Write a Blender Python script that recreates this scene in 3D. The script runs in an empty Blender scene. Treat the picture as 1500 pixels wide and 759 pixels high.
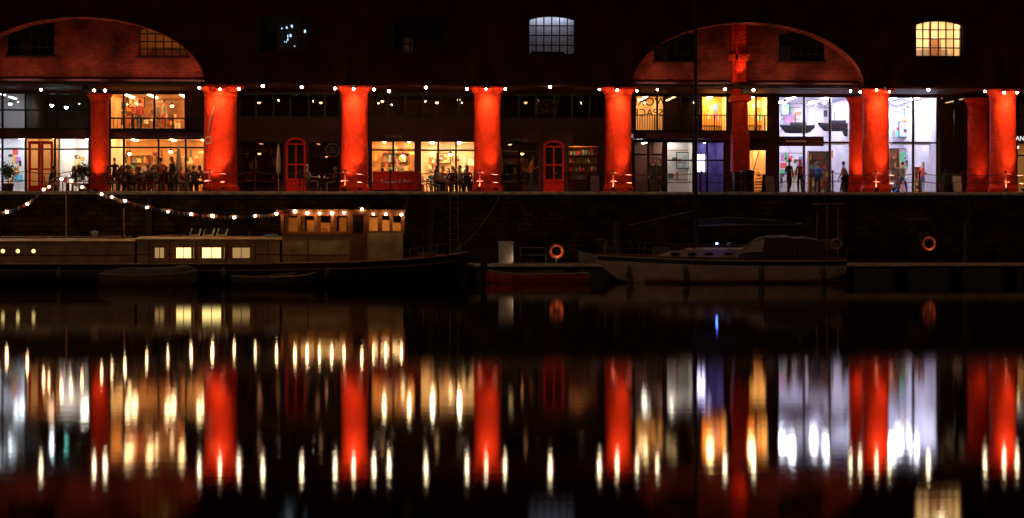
import bpy, math, random
from mathutils import Vector, Matrix
random.seed(7)
scene=bpy.context.scene
# ------------------------------------------------------------------ camera survey
F=2411.0; YAW=math.radians(3.3); CH=2.6; HY=330.0
def SX(px,Y): return Y*math.tan(YAW+math.atan((px-750)/F))
def SZ(py,px,Y):
    d=SX(px,Y)*math.sin(YAW)+Y*math.cos(YAW)
    return CH+(HY-py)*d/F
cam=bpy.data.cameras.new("camera"); co=bpy.data.objects.new("camera",cam); scene.collection.objects.link(co)
cam.lens=F/1500*36; cam.sensor_width=36; cam.clip_end=3000; cam.clip_start=0.1
co.location=(0,0,CH); co.rotation_euler=(math.pi/2,0,-YAW); cam.shift_y=-(379.5-HY)/1500
scene.camera=co
# ------------------------------------------------------------------ world
w=bpy.data.worlds.new("World"); scene.world=w; w.use_nodes=True
nt=w.node_tree; bg=nt.nodes["Background"]
sky=nt.nodes.new("ShaderNodeTexSky"); sky.sky_type='NISHITA'; sky.sun_disc=False
sky.sun_elevation=math.radians(1.0); sky.sun_rotation=math.radians(180)
nt.links.new(sky.outputs[0],bg.inputs[0]); bg.inputs[1].default_value=0.0006
sun=bpy.data.lights.new("city_glow_fill","SUN"); sun.energy=0.10; sun.angle=math.radians(8); sun.color=(1,.58,.38)  # warm fill added from the camera side, standing in for city glow
so=bpy.data.objects.new("city_glow_fill",sun); scene.collection.objects.link(so); so.rotation_euler=(math.radians(60),0,math.radians(-20))
scene.view_settings.view_transform='Standard'; scene.view_settings.look='None'; scene.view_settings.exposure=0
# ------------------------------------------------------------------ materials
MC={}
def mat(name,col,rough=.7,metal=0,nscale=3,namt=.25,bump=0.0,bscale=None,spec=.5):
    if name in MC: return MC[name]
    m=bpy.data.materials.new(name); m.use_nodes=True; n=m.node_tree; b=n.nodes["Principled BSDF"]
    tc=n.nodes.new("ShaderNodeTexCoord"); no=n.nodes.new("ShaderNodeTexNoise"); no.inputs["Scale"].default_value=nscale; no.inputs["Detail"].default_value=6
    n.links.new(tc.outputs["Object"],no.inputs["Vector"])
    r=n.nodes.new("ShaderNodeValToRGB"); r.color_ramp.elements[0].position=.3; r.color_ramp.elements[1].position=.7
    r.color_ramp.elements[0].color=tuple(c*(1-namt) for c in col)+(1,); r.color_ramp.elements[1].color=tuple(min(1,c*(1+namt)) for c in col)+(1,)
    n.links.new(no.outputs[0],r.inputs[0]); n.links.new(r.outputs[0],b.inputs["Base Color"])
    b.inputs["Roughness"].default_value=rough; b.inputs["Metallic"].default_value=metal; b.inputs["Specular IOR Level"].default_value=spec
    if bump>0:
        n2=n.nodes.new("ShaderNodeTexNoise"); n2.inputs["Scale"].default_value=bscale or nscale*4; n2.inputs["Detail"].default_value=5
        n.links.new(tc.outputs["Object"],n2.inputs["Vector"])
        bp=n.nodes.new("ShaderNodeBump"); bp.inputs["Strength"].default_value=1; bp.inputs["Distance"].default_value=bump
        n.links.new(n2.outputs[0],bp.inputs["Height"]); n.links.new(bp.outputs[0],b.inputs["Normal"])
    MC[name]=m; return m
def emi(name,col,s):
    if name in MC: return MC[name]
    m=bpy.data.materials.new(name); m.use_nodes=True; n=m.node_tree; n.nodes.remove(n.nodes["Principled BSDF"])
    e=n.nodes.new("ShaderNodeEmission"); e.inputs[0].default_value=(*col,1); e.inputs[1].default_value=s
    n.links.new(e.outputs[0],n.nodes["Material Output"].inputs[0]); MC[name]=m; return m
def brick(name,c1,c2,mortar,bw,bh,bump=.01,nvar=.5,msize=.012):
    if name in MC: return MC[name]
    m=bpy.data.materials.new(name); m.use_nodes=True; n=m.node_tree; b=n.nodes["Principled BSDF"]
    tc=n.nodes.new("ShaderNodeTexCoord"); sp=n.nodes.new("ShaderNodeSeparateXYZ"); cb=n.nodes.new("ShaderNodeCombineXYZ")
    n.links.new(tc.outputs["Object"],sp.inputs[0]); ad=n.nodes.new("ShaderNodeMath"); ad.operation='ADD'
    n.links.new(sp.outputs[0],ad.inputs[0]); n.links.new(sp.outputs[1],ad.inputs[1]); n.links.new(ad.outputs[0],cb.inputs[0]); n.links.new(sp.outputs[2],cb.inputs[1])
    nz=n.nodes.new("ShaderNodeTexNoise"); nz.inputs["Scale"].default_value=1.3; n.links.new(tc.outputs["Object"],nz.inputs["Vector"])
    mx=n.nodes.new("ShaderNodeVectorMath"); mx.operation='MULTIPLY_ADD'; mx.inputs[1].default_value=(bw*.5,bh*.5,0)
    n.links.new(nz.outputs["Color"],mx.inputs[0]); n.links.new(cb.outputs[0],mx.inputs[2])
    br=n.nodes.new("ShaderNodeTexBrick"); br.inputs["Scale"].default_value=1; br.inputs["Brick Width"].default_value=bw; br.inputs["Row Height"].default_value=bh
    br.inputs["Mortar Size"].default_value=msize; br.inputs["Color1"].default_value=(*c1,1); br.inputs["Color2"].default_value=(*c2,1); br.inputs["Mortar"].default_value=(*mortar,1)
    n.links.new(mx.outputs[0],br.inputs["Vector"])
    n3=n.nodes.new("ShaderNodeTexNoise"); n3.inputs["Scale"].default_value=.9; n3.inputs["Detail"].default_value=8; n.links.new(tc.outputs["Object"],n3.inputs["Vector"])
    r=n.nodes.new("ShaderNodeMapRange"); r.inputs["From Min"].default_value=.3; r.inputs["From Max"].default_value=.7; r.inputs["To Min"].default_value=1-nvar; r.inputs["To Max"].default_value=1+nvar*.5
    n.links.new(n3.outputs[0],r.inputs[0])
    mm=n.nodes.new("ShaderNodeVectorMath"); mm.operation='SCALE'; n.links.new(br.outputs[0],mm.inputs[0]); n.links.new(r.outputs[0],mm.inputs["Scale"])
    n.links.new(mm.outputs[0],b.inputs["Base Color"]); b.inputs["Roughness"].default_value=.85; b.inputs["Specular IOR Level"].default_value=.2
    bp=n.nodes.new("ShaderNodeBump"); bp.inputs["Distance"].default_value=bump; bp.invert=True; n.links.new(br.outputs["Fac"],bp.inputs["Height"])
    n4=n.nodes.new("ShaderNodeTexNoise"); n4.inputs["Scale"].default_value=9; n.links.new(tc.outputs["Object"],n4.inputs["Vector"])
    bp2=n.nodes.new("ShaderNodeBump"); bp2.inputs["Distance"].default_value=bump*2; n.links.new(n4.outputs[0],bp2.inputs["Height"]); n.links.new(bp.outputs[0],bp2.inputs["Normal"])
    n.links.new(bp2.outputs[0],b.inputs["Normal"]); MC[name]=m; return m
def glassmat():
    m=bpy.data.materials.new("window_glass"); m.use_nodes=True; n=m.node_tree; n.nodes.remove(n.nodes["Principled BSDF"])
    t=n.nodes.new("ShaderNodeBsdfTransparent"); t.inputs[0].default_value=(.92,.94,.93,1); g=n.nodes.new("ShaderNodeBsdfGlossy"); g.inputs["Roughness"].default_value=.03
    mx=n.nodes.new("ShaderNodeMixShader"); fr=n.nodes.new("ShaderNodeFresnel"); fr.inputs[0].default_value=1.45
    n.links.new(fr.outputs[0],mx.inputs[0]); n.links.new(t.outputs[0],mx.inputs[1]); n.links.new(g.outputs[0],mx.inputs[2]); n.links.new(mx.outputs[0],n.nodes["Material Output"].inputs[0]); return m
GLASS=glassmat()
REDCOL=mat("red_painted_stone",(.80,.042,.009),.65,0,2.2,.2,.05,7,.12)
REDP=mat("red_gloss_paint",(.7,.02,.012),.35,0,4,.15)
REDBR=brick("shaded_brickwork",(.12,.013,.009),(.07,.009,.007),(.05,.015,.011),.24,.085,.008)  # darker copy of the arch brick; the upper wall's shade is in the colour
REDBR2=brick("lit_arch_brickwork",(.36,.042,.018),(.22,.026,.013),(.12,.035,.02),.24,.085,.014,.7)  # brighter copy of the brick, for the lit arch recesses and reveals
STONE=brick("quay_rubble_stone",(.12,.066,.033),(.05,.028,.016),(.018,.012,.008),.62,.26,.06,.85,.02)
DARKWALL=mat("dark_red_frontage_paint",(.065,.005,.005),.6,0,2,.3)
FRAME=mat("dark_steel_frame",(.02,.011,.009),.4,.3,5,.2)
COPING=mat("limestone_coping",(.6,.5,.4),.8,0,3,.4,.02,12)
PAVE=mat("setts_paving",(.16,.13,.11),.8,0,2,.35,.02,10)
WHITEW=mat("white_wall",(.78,.76,.8),.8,0,.7,.1)
CREAM=mat("cream_wall",(.75,.56,.33),.8,0,.8,.2)
ORW=mat("ochre_wall",(.62,.30,.10),.8,0,.9,.35)
BRWALL=brick("interior_brick",(.46,.18,.07),(.36,.13,.05),(.4,.25,.14),.24,.09,.006)
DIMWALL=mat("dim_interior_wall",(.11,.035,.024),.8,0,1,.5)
WOODF=mat("timber_floor",(.3,.16,.08),.5,0,3,.3)
WOOD=mat("varnished_wood",(.26,.085,.028),.4,0,5,.35)
BLACK=mat("black_paint",(.012,.011,.011),.4,0,4,.3)
WHITEP=mat("white_paint",(.7,.64,.54),.4,0,2,.15)
SLATE=mat("slate_roof",(.06,.05,.055),.7,0,4,.3,.02,12)
METAL=mat("galvanised_steel",(.35,.28,.24),.45,.6,5,.2)
MAST=mat("dark_anodised_mast",(.045,.03,.026),.5,.2,5,.2)
ROPE=mat("rope",(.2,.16,.11),.9,0,9,.2)
CHAIN=mat("iron_chain",(.18,.03,.02),.5,.2,9,.3)
LEAF=mat("foliage_green",(.05,.10,.025),.6,0,8,.5)
CAN=mat("canvas_cover",(.06,.05,.05),.8,0,4,.3)
BULB=emi("warm_bulb",(1,.66,.32),62)
BULBC=emi("arcade_bulb",(1,.72,.44),105)
def cm(c,rough=.7):
    k="coloured_%02d_%02d_%02d"%tuple(int(v*99) for v in c)
    return mat(k,c,rough,0,6,.15)
# ------------------------------------------------------------------ mesh builder
class MB:
    def __init__(s): s.v=[];s.f=[];s.m=[];s.s=[];s.mats=[];s.M=Matrix.Identity(4)
    def mi(s,m):
        if m not in s.mats: s.mats.append(m)
        return s.mats.index(m)
    def add(s,vs,fs,m,smooth=False):
        o=len(s.v); s.v+= [tuple(s.M@Vector(v)) for v in vs]; k=s.mi(m)
        for f in fs: s.f.append([i+o for i in f]); s.m.append(k); s.s.append(smooth)
    def quad(s,a,b,c,d,m): s.add([a,b,c,d],[(0,1,2,3)],m)
    def box(s,x0,x1,y0,y1,z0,z1,m):
        if x0>x1:x0,x1=x1,x0
        s.add([(x0,y0,z0),(x1,y0,z0),(x1,y1,z0),(x0,y1,z0),(x0,y0,z1),(x1,y0,z1),(x1,y1,z1),(x0,y1,z1)],
              [(0,3,2,1),(4,5,6,7),(0,1,5,4),(1,2,6,5),(2,3,7,6),(3,0,4,7)],m)
    def chbox(s,x0,x1,y0,y1,z0,z1,c,m):
        P=[(y0,z0),(y0,z1-c),(y0+c,z1),(y1,z1),(y1,z0)]
        s.add([(x0,y,z) for y,z in P]+[(x1,y,z) for y,z in P],[(0,1,6,5),(1,2,7,6),(2,3,8,7),(3,4,9,8),(4,0,5,9),(4,3,2,1,0),(5,6,7,8,9)],m)
    def tube(s,pts,rad,n,m,cap=True):
        pts=[Vector(p) for p in pts]
        if not isinstance(rad,(list,tuple)): rad=[rad]*len(pts)
        vs=[];fs=[]
        for i,p in enumerate(pts):
            d=(pts[min(i+1,len(pts)-1)]-pts[max(i-1,0)]); d.normalize()
            up=Vector((0,0,1)) if abs(d.z)<.9 else Vector((1,0,0))
            a=d.cross(up).normalized(); b=d.cross(a)
            for k in range(n):
                t=2*math.pi*k/n; vs.append(p+(a*math.cos(t)+b*math.sin(t))*rad[i])
        for i in range(len(pts)-1):
            for k in range(n): fs.append((i*n+k,i*n+(k+1)%n,(i+1)*n+(k+1)%n,(i+1)*n+k))
        s.add(vs,fs,m,n>4)
        if cap: s.add(vs[:n],[tuple(range(n))],m); s.add(vs[-n:],[tuple(range(n))[::-1]],m)
    def lathe(s,prof,c,n,m,smooth=True):
        vs=[];fs=[]
        for r,z in prof:
            for k in range(n):
                t=2*math.pi*k/n; vs.append((c[0]+r*math.cos(t),c[1]+r*math.sin(t),c[2]+z))
        for i in range(len(prof)-1):
            for k in range(n): fs.append((i*n+k,i*n+(k+1)%n,(i+1)*n+(k+1)%n,(i+1)*n+k))
        s.add(vs,fs,m,smooth)
    def sph(s,c,r,m,n=10,h=7,fn=None):
        if not isinstance(r,tuple): r=(r,r,r)
        vs=[];fs=[]
        for i in range(h+1):
            p=math.pi*i/h
            for k in range(n):
                t=2*math.pi*k/n
                q=Vector((math.sin(p)*math.cos(t)*r[0],math.sin(p)*math.sin(t)*r[1],math.cos(p)*r[2]))
                if fn:q=fn(q)
                vs.append((c[0]+q.x,c[1]+q.y,c[2]+q.z))
        for i in range(h):
            for k in range(n): fs.append((i*n+k,(i+1)*n+k,(i+1)*n+(k+1)%n,i*n+(k+1)%n))
        s.add(vs,fs,m,True)
    def torus(s,c,R,r,m,m2=None,n=24,k=8):
        for i in range(n):
            vs=[]
            for j in (i,i+1):
                a=2*math.pi*j/n
                for q in range(k):
                    b=2*math.pi*q/k; rr=R+r*math.cos(b)
                    vs.append((c[0]+rr*math.cos(a),c[1]+r*math.sin(b),c[2]+rr*math.sin(a)))
            mm=m2 if (m2 and (i%6)==0) else m
            s.add(vs,[(q,(q+1)%k,k+(q+1)%k,k+q) for q in range(k)],mm,True)
    def build(s,name,parent=None,loc=(0,0,0),rz=0):
        me=bpy.data.meshes.new(name); me.from_pydata(s.v,[],s.f); 
        for m in s.mats: me.materials.append(m)
        me.polygons.foreach_set("material_index",s.m); me.polygons.foreach_set("use_smooth",s.s); me.update()
        o=bpy.data.objects.new(name,me); scene.collection.objects.link(o); o.location=loc; o.rotation_euler=(0,0,rz)
        if parent:o.parent=parent
        return o
def empty(name,loc=(0,0,0)):
    e=bpy.data.objects.new(name,None); scene.collection.objects.link(e); e.location=loc; e.empty_display_size=.3; return e
def light(kind,name,loc,target,energy,color,parent=None,size=.2,angle=90,blend=.8):
    l=bpy.data.lights.new(name,kind); l.energy=energy; l.color=color
    if kind=='SPOT': l.spot_size=math.radians(angle); l.spot_blend=blend; l.shadow_soft_size=size
    elif kind=='AREA': l.size=size
    else: l.shadow_soft_size=size
    o=bpy.data.objects.new(name,l); scene.collection.objects.link(o); o.location=loc
    if target is not None:
        o.rotation_euler=(Vector(target)-Vector(loc)).to_track_quat('-Z','Y').to_euler()
    if parent:o.parent=parent
    return o
def text(body,name,loc,size,m,parent=None,rz=0,ext=.01,rx=math.pi/2):
    c=bpy.data.curves.new(name,'FONT'); c.body=body; c.size=size; c.extrude=ext; c.align_x='CENTER'; c.materials.append(m)
    o=bpy.data.objects.new(name,c); scene.collection.objects.link(o); o.location=loc; o.rotation_euler=(rx,0,rz)
    if parent:o.parent=parent
    return o
# ------------------------------------------------------------------ water, ground, quay
def watermat():
    m=bpy.data.materials.new("harbour_water"); m.use_nodes=True; n=m.node_tree; n.nodes.remove(n.nodes["Principled BSDF"])
    g=n.nodes.new("ShaderNodeBsdfGlossy"); g.distribution='BECKMANN'; g.inputs["Roughness"].default_value=.066; g.inputs["Color"].default_value=(1,1,1,1)
    d=n.nodes.new("ShaderNodeBsdfDiffuse"); d.inputs[0].default_value=(.008,.003,.002,1)
    fr=n.nodes.new("ShaderNodeFresnel"); fr.inputs[0].default_value=1.40
    mx=n.nodes.new("ShaderNodeMixShader"); n.links.new(fr.outputs[0],mx.inputs[0]); n.links.new(d.outputs[0],mx.inputs[1]); n.links.new(g.outputs[0],mx.inputs[2]); n.links.new(mx.outputs[0],n.nodes["Material Output"].inputs[0])
    tc=n.nodes.new("ShaderNodeTexCoord"); mp=n.nodes.new("ShaderNodeMapping"); mp.inputs["Scale"].default_value=(.3,1,1)
    n.links.new(tc.outputs["Object"],mp.inputs[0])
    a=n.nodes.new("ShaderNodeTexNoise"); a.inputs["Scale"].default_value=2.6; a.inputs["Detail"].default_value=4; n.links.new(mp.outputs[0],a.inputs["Vector"])
    bp=n.nodes.new("ShaderNodeBump"); bp.inputs["Strength"].default_value=1; bp.inputs["Distance"].default_value=.0006; n.links.new(a.outputs[0],bp.inputs["Height"]); n.links.new(bp.outputs[0],g.inputs["Normal"])
    return m
mb=MB(); mb.quad((-600,-300,0),(600,-300,0),(600,80.2,0),(-600,80.2,0),watermat()); mb.build("water")
QZ=4.23
mb=MB(); mb.quad((-600,80.05,QZ-.004),(600,80.05,QZ-.004),(600,1500,QZ-.004),(-600,1500,QZ-.004),PAVE); mb.build("ground")
q=empty("quay_wall")
mb=MB(); mb.box(-120,140,80,80.5,-2,QZ-.16,STONE)
for X in (-26,-13,0.5,13.5,27):
    mb.box(X,X+.3,79.88,80.02,-.5,QZ-.35,mat("wet_timber",(.06,.04,.03),.7,0,6,.3))
mb.build("rubble_face",q)
mb=MB(); x=-60
while x<75:
    L=random.uniform(1.0,1.6); e=random.uniform(0,.025); mb.chbox(x+.006,x+L-.006,79.9-e,80.7,QZ-.155,QZ+.0+e*.5,.075,COPING); x+=L
mb.build("coping_stones",q)
# ------------------------------------------------------------------ warehouse
wh=empty("brick_warehouse")
YW=81.3; YT=82.35; YG=85.5; ZL=9.47
def ap(px,py,Y): return SX(px,Y),SZ(py,px,Y)
XL,XR=-36.2,49.4; ZTOP=15.2; ZB=13.15
arches=[(SX(-62,YW),SX(300,YW),SZ(25,110,YW)),(SX(925,YW),SX(1266,YW),SZ(33,1095,YW))]
def wallgrid(mb,x0,x1,z0,z1,y0,y1,holes,m):
    xs=sorted({x0,x1}|{h[0] for h in holes if x0<h[0]<x1}|{h[1] for h in holes if x0<h[1]<x1}); zs=sorted({z0,z1}|{h[2] for h in holes if z0<h[2]<z1}|{h[3] for h in holes if z0<h[3]<z1})
    for i in range(len(xs)-1):
        for j in range(len(zs)-1):
            cx=(xs[i]+xs[i+1])/2; cz=(zs[j]+zs[j+1])/2
            if any(h[0]<cx<h[1] and h[2]<cz<h[3] for h in holes): continue
            a,b,c,d=xs[i],xs[i+1],zs[j],zs[j+1]
            mb.quad((a,y0,c),(b,y0,c),(b,y0,d),(a,y0,d),m); mb.quad((a,y1,c),(a,y1,d),(b,y1,d),(b,y1,c),m)
    for h in holes:
        a,b,c,d=h[:4]
        mb.quad((a,y0,c),(a,y1,c),(a,y1,d),(a,y0,d),m); mb.quad((b,y0,c),(b,y0,d),(b,y1,d),(b,y1,c),m)
        mb.quad((a,y0,d),(a,y1,d),(b,y1,d),(b,y0,d),m); mb.quad((a,y0,c),(b,y0,c),(b,y1,c),(a,y1,c),m)
    mb.quad((x0,y0,z0),(x1,y0,z0),(x1,y1,z0),(x0,y1,z0),m)
def archfill(mb,x0,x1,zs,za,zt,y0,y1,m,n=32,seg=False,m2=None):
    pts=[]
    cx=(x0+x1)/2; hw=(x1-x0)/2
    for i in range(n+1):
        t=-1+2*i/n
        if seg: z=zs+(za-zs)*(1-t*t)
        else:
            a=math.pi*(1-i/n); t=math.cos(a); z=zs+(za-zs)*math.sin(a)
        pts.append((cx+hw*t,z))
    for i in range(n):
        (a,za_),(b,zb_)=pts[i],pts[i+1]
        mb.quad((a,y0,za_),(b,y0,zb_),(b,y0,zt),(a,y0,zt),m); mb.quad((a,y0,za_),(a,y1,za_),(b,y1,zb_),(b,y0,zb_),m2 or m)
    return pts
mb=MB()
upwins=[(382,453,20,77,'blue'),(578,648,22,78,'dark'),(774,843,23,80,'blind'),(1342,1410,30,83,'warm')]
def hole(w,Y):
    cx=(w[0]+w[1])/2; return [SX(w[0],Y),SX(w[1],Y),SZ(w[3],cx,Y),SZ(w[2],cx,Y)]
holes=[hole(w_,YW) for w_ in upwins]
extra=[]
for X in (36.2,42.8): extra.append([X-1.2,X+1.2,11.05,12.95])
holes+=extra
segs=[(XL,arches[0][0]),(arches[0][1],arches[1][0]),(arches[1][1],XR)]
for a,b in segs: wallgrid(mb,a,b,ZL,ZB,YW,YW+.5,[h for h in holes if a<h[0]<b],REDBR)
for h in holes: archfill(mb,h[0],h[1],h[3]-.22,h[3]-.02,h[3]+.01,YW+.04,YW+.3,REDBR,10,True)
wallgrid(mb,XL,XR,ZB,ZTOP,YW,YW+.5,[],REDBR)
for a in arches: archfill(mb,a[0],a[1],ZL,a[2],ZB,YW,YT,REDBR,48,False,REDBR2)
mb.build("upper_brick_wall",wh)
mb=MB()
for a in arches:
    cx=(a[0]+a[1])/2; hw=(a[1]-a[0])/2; H=a[2]-ZL; n=72
    for i in range(n):
        t0=math.pi*i/n+.004; t1=math.pi*(i+1)/n-.004
        p=[]
        for t,e in ((t0,0),(t1,0),(t1,.17),(t0,.17)): p.append((cx+(hw+e)*math.cos(t),ZL+(H+e)*math.sin(t)))
        f=[(x,YW-.03,z) for x,z in p]; b=[(x,YW+.05,z) for x,z in p]
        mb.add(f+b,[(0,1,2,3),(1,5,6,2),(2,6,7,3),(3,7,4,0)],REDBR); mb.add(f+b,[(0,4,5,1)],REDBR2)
mb.build("arch_rings",wh)
mb=MB()
tw=[(10,80,28,82,'dark'),(203,275,38,83,'amber'),(958,1022,45,90,'dark'),(1141,1208,45,90,'dark')]
th=[hole(t,YT) for t in tw]
for a in arches:
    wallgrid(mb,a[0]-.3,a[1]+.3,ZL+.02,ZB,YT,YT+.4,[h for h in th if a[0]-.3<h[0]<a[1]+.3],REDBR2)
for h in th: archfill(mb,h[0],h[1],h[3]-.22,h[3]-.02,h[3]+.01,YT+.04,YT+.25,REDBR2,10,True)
mb.build("arch_tympanum",wh)
mb=MB()
mb.box(XL,XR,YW+.52,YG+.3,ZL+.03,ZL+.3,DARKWALL)
for X in [-22.9,-16.3,-9.7,-3.1,3.5,10.07,16.6,23.15,29.7,36.3,42.8]:
    mb.box(X-.18,X+.18,YW+.9,YG-.02,ZL-.22,ZL+.028,FRAME)
mb.build("arcade_soffit",wh)
mb=MB()
mb.box(XL-.3,XR+.3,YW-.3,YW+.6,ZTOP,ZTOP+.22,COPING)
mb.add([(XL-.2,YW-.35,ZTOP+.22),(XR+.2,YW-.35,ZTOP+.22),(XR+.2,95,ZTOP+6),(XL-.2,95,ZTOP+6),(XL-.2,110,ZTOP+.2),(XR+.2,110,ZTOP+.2)],[(0,1,2,3),(3,2,5,4)],SLATE)
mb.box(XL,XL+.5,YW,110,QZ,ZTOP,REDBR); mb.box(XR-.5,XR,YW,110,QZ,ZTOP,REDBR); mb.box(XL,XR,109.5,110,QZ,ZTOP,REDBR)
mb.build("roof_and_gables",wh)
def arched_window(h,Y,kind):
    x0,x1,z0,z1=h
    mb=MB(); y=Y+.16
    mb.box(x0,x0+.06,y,y+.07,z0,z1,FRAME); mb.box(x1-.06,x1,y,y+.07,z0,z1,FRAME); mb.box(x0+.06,x1-.06,y,y+.07,z0,z0+.06,FRAME)
    nx=6
    for i in range(1,nx): X=x0+(x1-x0)*i/nx; mb.box(X-.028,X+.028,y,y+.05,z0+.06,z1,FRAME)
    for j in range(1,4): Z=z0+(z1-z0)*j/4; mb.box(x0+.06,x1-.06,y+.004,y+.046,Z-.028,Z+.028,FRAME)
    mb.quad((x0,y+.03,z0),(x1,y+.03,z0),(x1,y+.03,z1),(x0,y+.03,z1),GLASS)
    wm={'blind':WHITEW,'warm':CREAM,'amber':ORW}.get(kind,DIMWALL); D=2.2 if kind in('warm','amber') else 1.1
    a,b,c,d,ya,yb=x0-.3,x1+.3,z0-.2,z1+.25,Y+.5,Y+.5+D
    mb.quad((a,yb,c),(b,yb,c),(b,yb,d),(a,yb,d),wm); mb.quad((a,ya,c),(a,yb,c),(a,yb,d),(a,ya,d),wm); mb.quad((b,ya,c),(b,ya,d),(b,yb,d),(b,yb,c),wm)
    mb.quad((a,ya,d),(a,yb,d),(b,yb,d),(b,ya,d),wm); mb.quad((a,ya,c),(b,ya,c),(b,yb,c),(a,yb,c),WOODF)
    cx=(x0+x1)/2
    if kind=='blind':
        n=36; vs=[]
        for i in range(n+1):
            X=x0+(x1-x0)*i/n; Yc=Y+.9+.07*math.sin(i*2.1); vs+=[(X,Yc,z0),(X,Yc,z1)]
        mb.add(vs,[(2*i,2*i+2,2*i+3,2*i+1) for i in range(n)],WHITEW,True)
        mb.box(x0+.1,x1-.1,Y+.56,Y+.62,z1+.1,z1+.16,emi("blind_lamp",(.72,.78,1),12))
        mb.box(x0+.2,x1-.5,Y+.7,Y+.8,c,z0+.22,BLACK)
    if kind=='warm':
        mb.box(cx-.8,cx-.2,Y+1.3,Y+1.5,d-.12,d-.05,emi("office_tube",(1,.85,.6),110)); mb.box(cx+.3,cx+.9,Y+1.3,Y+1.5,d-.12,d-.05,emi("office_tube",(1,.85,.6),60))
        mb.box(cx-.2,cx-.1,Y+1,Y+1.1,c,d,WOOD); mb.box(cx+.2,cx+.7,Y+1.9,Y+2.3,c,c+1.3,cm((.3,.12,.05))); mb.box(x0,x1,Y+2.3,Y+2.5,c,c+.8,cm((.35,.25,.2)))
    if kind=='amber':
        mb.sph((cx-.1,Y+1.2,d-.45),.11,emi("amber_pendant",(1,.6,.2),32)); mb.tube([(cx-.1,Y+1.2,d),(cx-.1,Y+1.2,d-.4)],.01,5,FRAME)
        mb.box(x0+.3,x1-.2,Y+2.3,Y+2.6,c,c+.9,WOOD)
    if kind=='blue':
        e=emi("blue_glint",(.5,.75,1),1.6)  # glowing chips imitate bluish reflections in the window
        for k in range(12):
            X=x0+.9+random.random()*(x1-x0-1.2); Z=z0+.4+random.random()*1.1; mb.box(X,X+random.uniform(.03,.14),Y+1.2,Y+1.22,Z,Z+random.uniform(.02,.16),e)
        mb.box(x0+.4,x0+.6,Y+.7,Y+.75,d-.1,d-.05,emi("dim_tube",(.5,.8,.8),3))
    if kind=='dark':
        mb.box(x0+.3,x0+.9,Y+1.3,Y+1.5,c,c+1.1,CREAM); mb.box(x0+1,x0+1.2,Y+.7,Y+.75,d-.1,d-.05,emi("dim_tube",(.5,.8,.8),3))
    mb.box(x0-.08,x1+.08,Y-.05,Y+.12,z0-.1,z0+.004,REDBR)
    mb.build("arched_window",wh)
for w_,h in zip(upwins,holes): arched_window(h,YW,w_[4])
for h in extra: arched_window(h,YW,'dark')
for w_,h in zip(tw,th): arched_window(h,YT,w_[4])
mb=MB()
xa,xb=SX(1073,82.1),SX(1092,82.1); mb.box(xa,xb,81.95,YT-.002,ZL+.1,SZ(36,1084,82),REDCOL)
mb.box(xa-.15,xb+.15,81.85,YT-.004,SZ(88,1084,82),SZ(80,1084,82),REDCOL); mb.box(xa-.1,xb+.1,81.88,YT-.004,ZL+.1,ZL+.35,REDCOL)
mb.box(xa+.12,xa+.24,81.85,81.948,ZL+.4,SZ(40,1084,82),REDP)
mb.build("arch_pier",wh)
# columns
def column(X,Y,r,zt,z0=QZ):
    H=zt-z0; n=36
    prof=[(r*1.12,0),(r*1.12,.22),(r*1.06,.30),(r*1.02,.34),(r,.5)]
    for i in range(1,14): prof.append((r*(1-.05*i/13)*(1+random.uniform(-.012,.012)),.5+(H-1.05)*i/13))
    prof+=[(r*1.0,H-.5),(r*1.0,H-.45),(r*.96,H-.42),(r*1.03,H-.28),(r*1.2,H-.14),(r*1.22,H-.1)]
    m=MB(); m.lathe(prof,(0,0,0),n,REDCOL)
    a=r*1.38; m.lathe([(r*1.22,H-.1),(a,H-.098),(a,H),(0.01,H+.002)],(0,0,0),n,REDCOL,False)
    return m.build("column",wh,(X,Y,z0))
bigs=[-22.9,-9.7,-3.1,3.5,10.07,23.15,29.7,36.3,42.8]
for X in bigs: column(X,82.05,.82 if abs(X+9.7)<.1 else .68,ZL-.002)
column(SX(146,84.3),84.3,.46,ZL-.24); 
column(SX(1256,84.2),84.2,.45,ZL-.24); column(SX(1432,84.6),84.6,.54,ZL-.24); column(SX(1084,83),83,.40,ZL+.02,7.2)
mb=MB(); X=SX(1084,83); mb.box(X-.42,X+.42,82.6,83.4,5.3,7.2,REDCOL); mb.box(X-.34,X+.34,82.66,83.34,QZ,5.298,DARKWALL); mb.box(X-.5,X+.5,82.5,83.5,8.9,9.2,REDCOL); mb.build("column_plinth",wh)
def flood(X,Y,z,tgt,e,ang,col=(1,.62,.36),name="column_spot"):
    em=empty(name,(X,Y,z)); m=MB(); m.box(-.09,.09,-.06,.06,-.05,.05,FRAME); m.box(-.02,.02,-.02,.02,-.14,-.05,METAL); m.build("housing",em)
    d=(Vector(tgt)-Vector((X,Y,z))).normalized(); l=light('SPOT',"lamp",tuple(d*.12),None,e,col,em,.06,ang); l.rotation_euler=d.to_track_quat('-Z','Y').to_euler()
for X in bigs:
    k=random.uniform(.88,1.12)
    flood(X-.5,80.1,QZ+.14,(X,82.05,QZ+2.9),235*k,66)  # uplight added to brighten the column front, no known fitting
    flood(X+.35,80.1,QZ+.14,(X,82.05,QZ+3.9),400*k,46)  # second added uplight, fills the middle of the shaft
    flood(X,80.15,ZL-.05,(X,82.05,ZL-2.2),370*k,80)
flood(SX(146,84.3)+.1,82.7,QZ+.14,(SX(146,84.3),84.3,QZ+3),200,64)  # slim and rear columns get added uplights too
flood(SX(1256,84.2)-.2,82.6,QZ+.14,(SX(1256,84.2),84.2,QZ+3),200,64)
flood(SX(1432,84.6),83.0,QZ+.14,(SX(1432,84.6),84.6,QZ+2.8),70,64)
flood(SX(1084,83),81.0,QZ+.14,(SX(1084,83),83,QZ+3.6),300,56)
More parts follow.
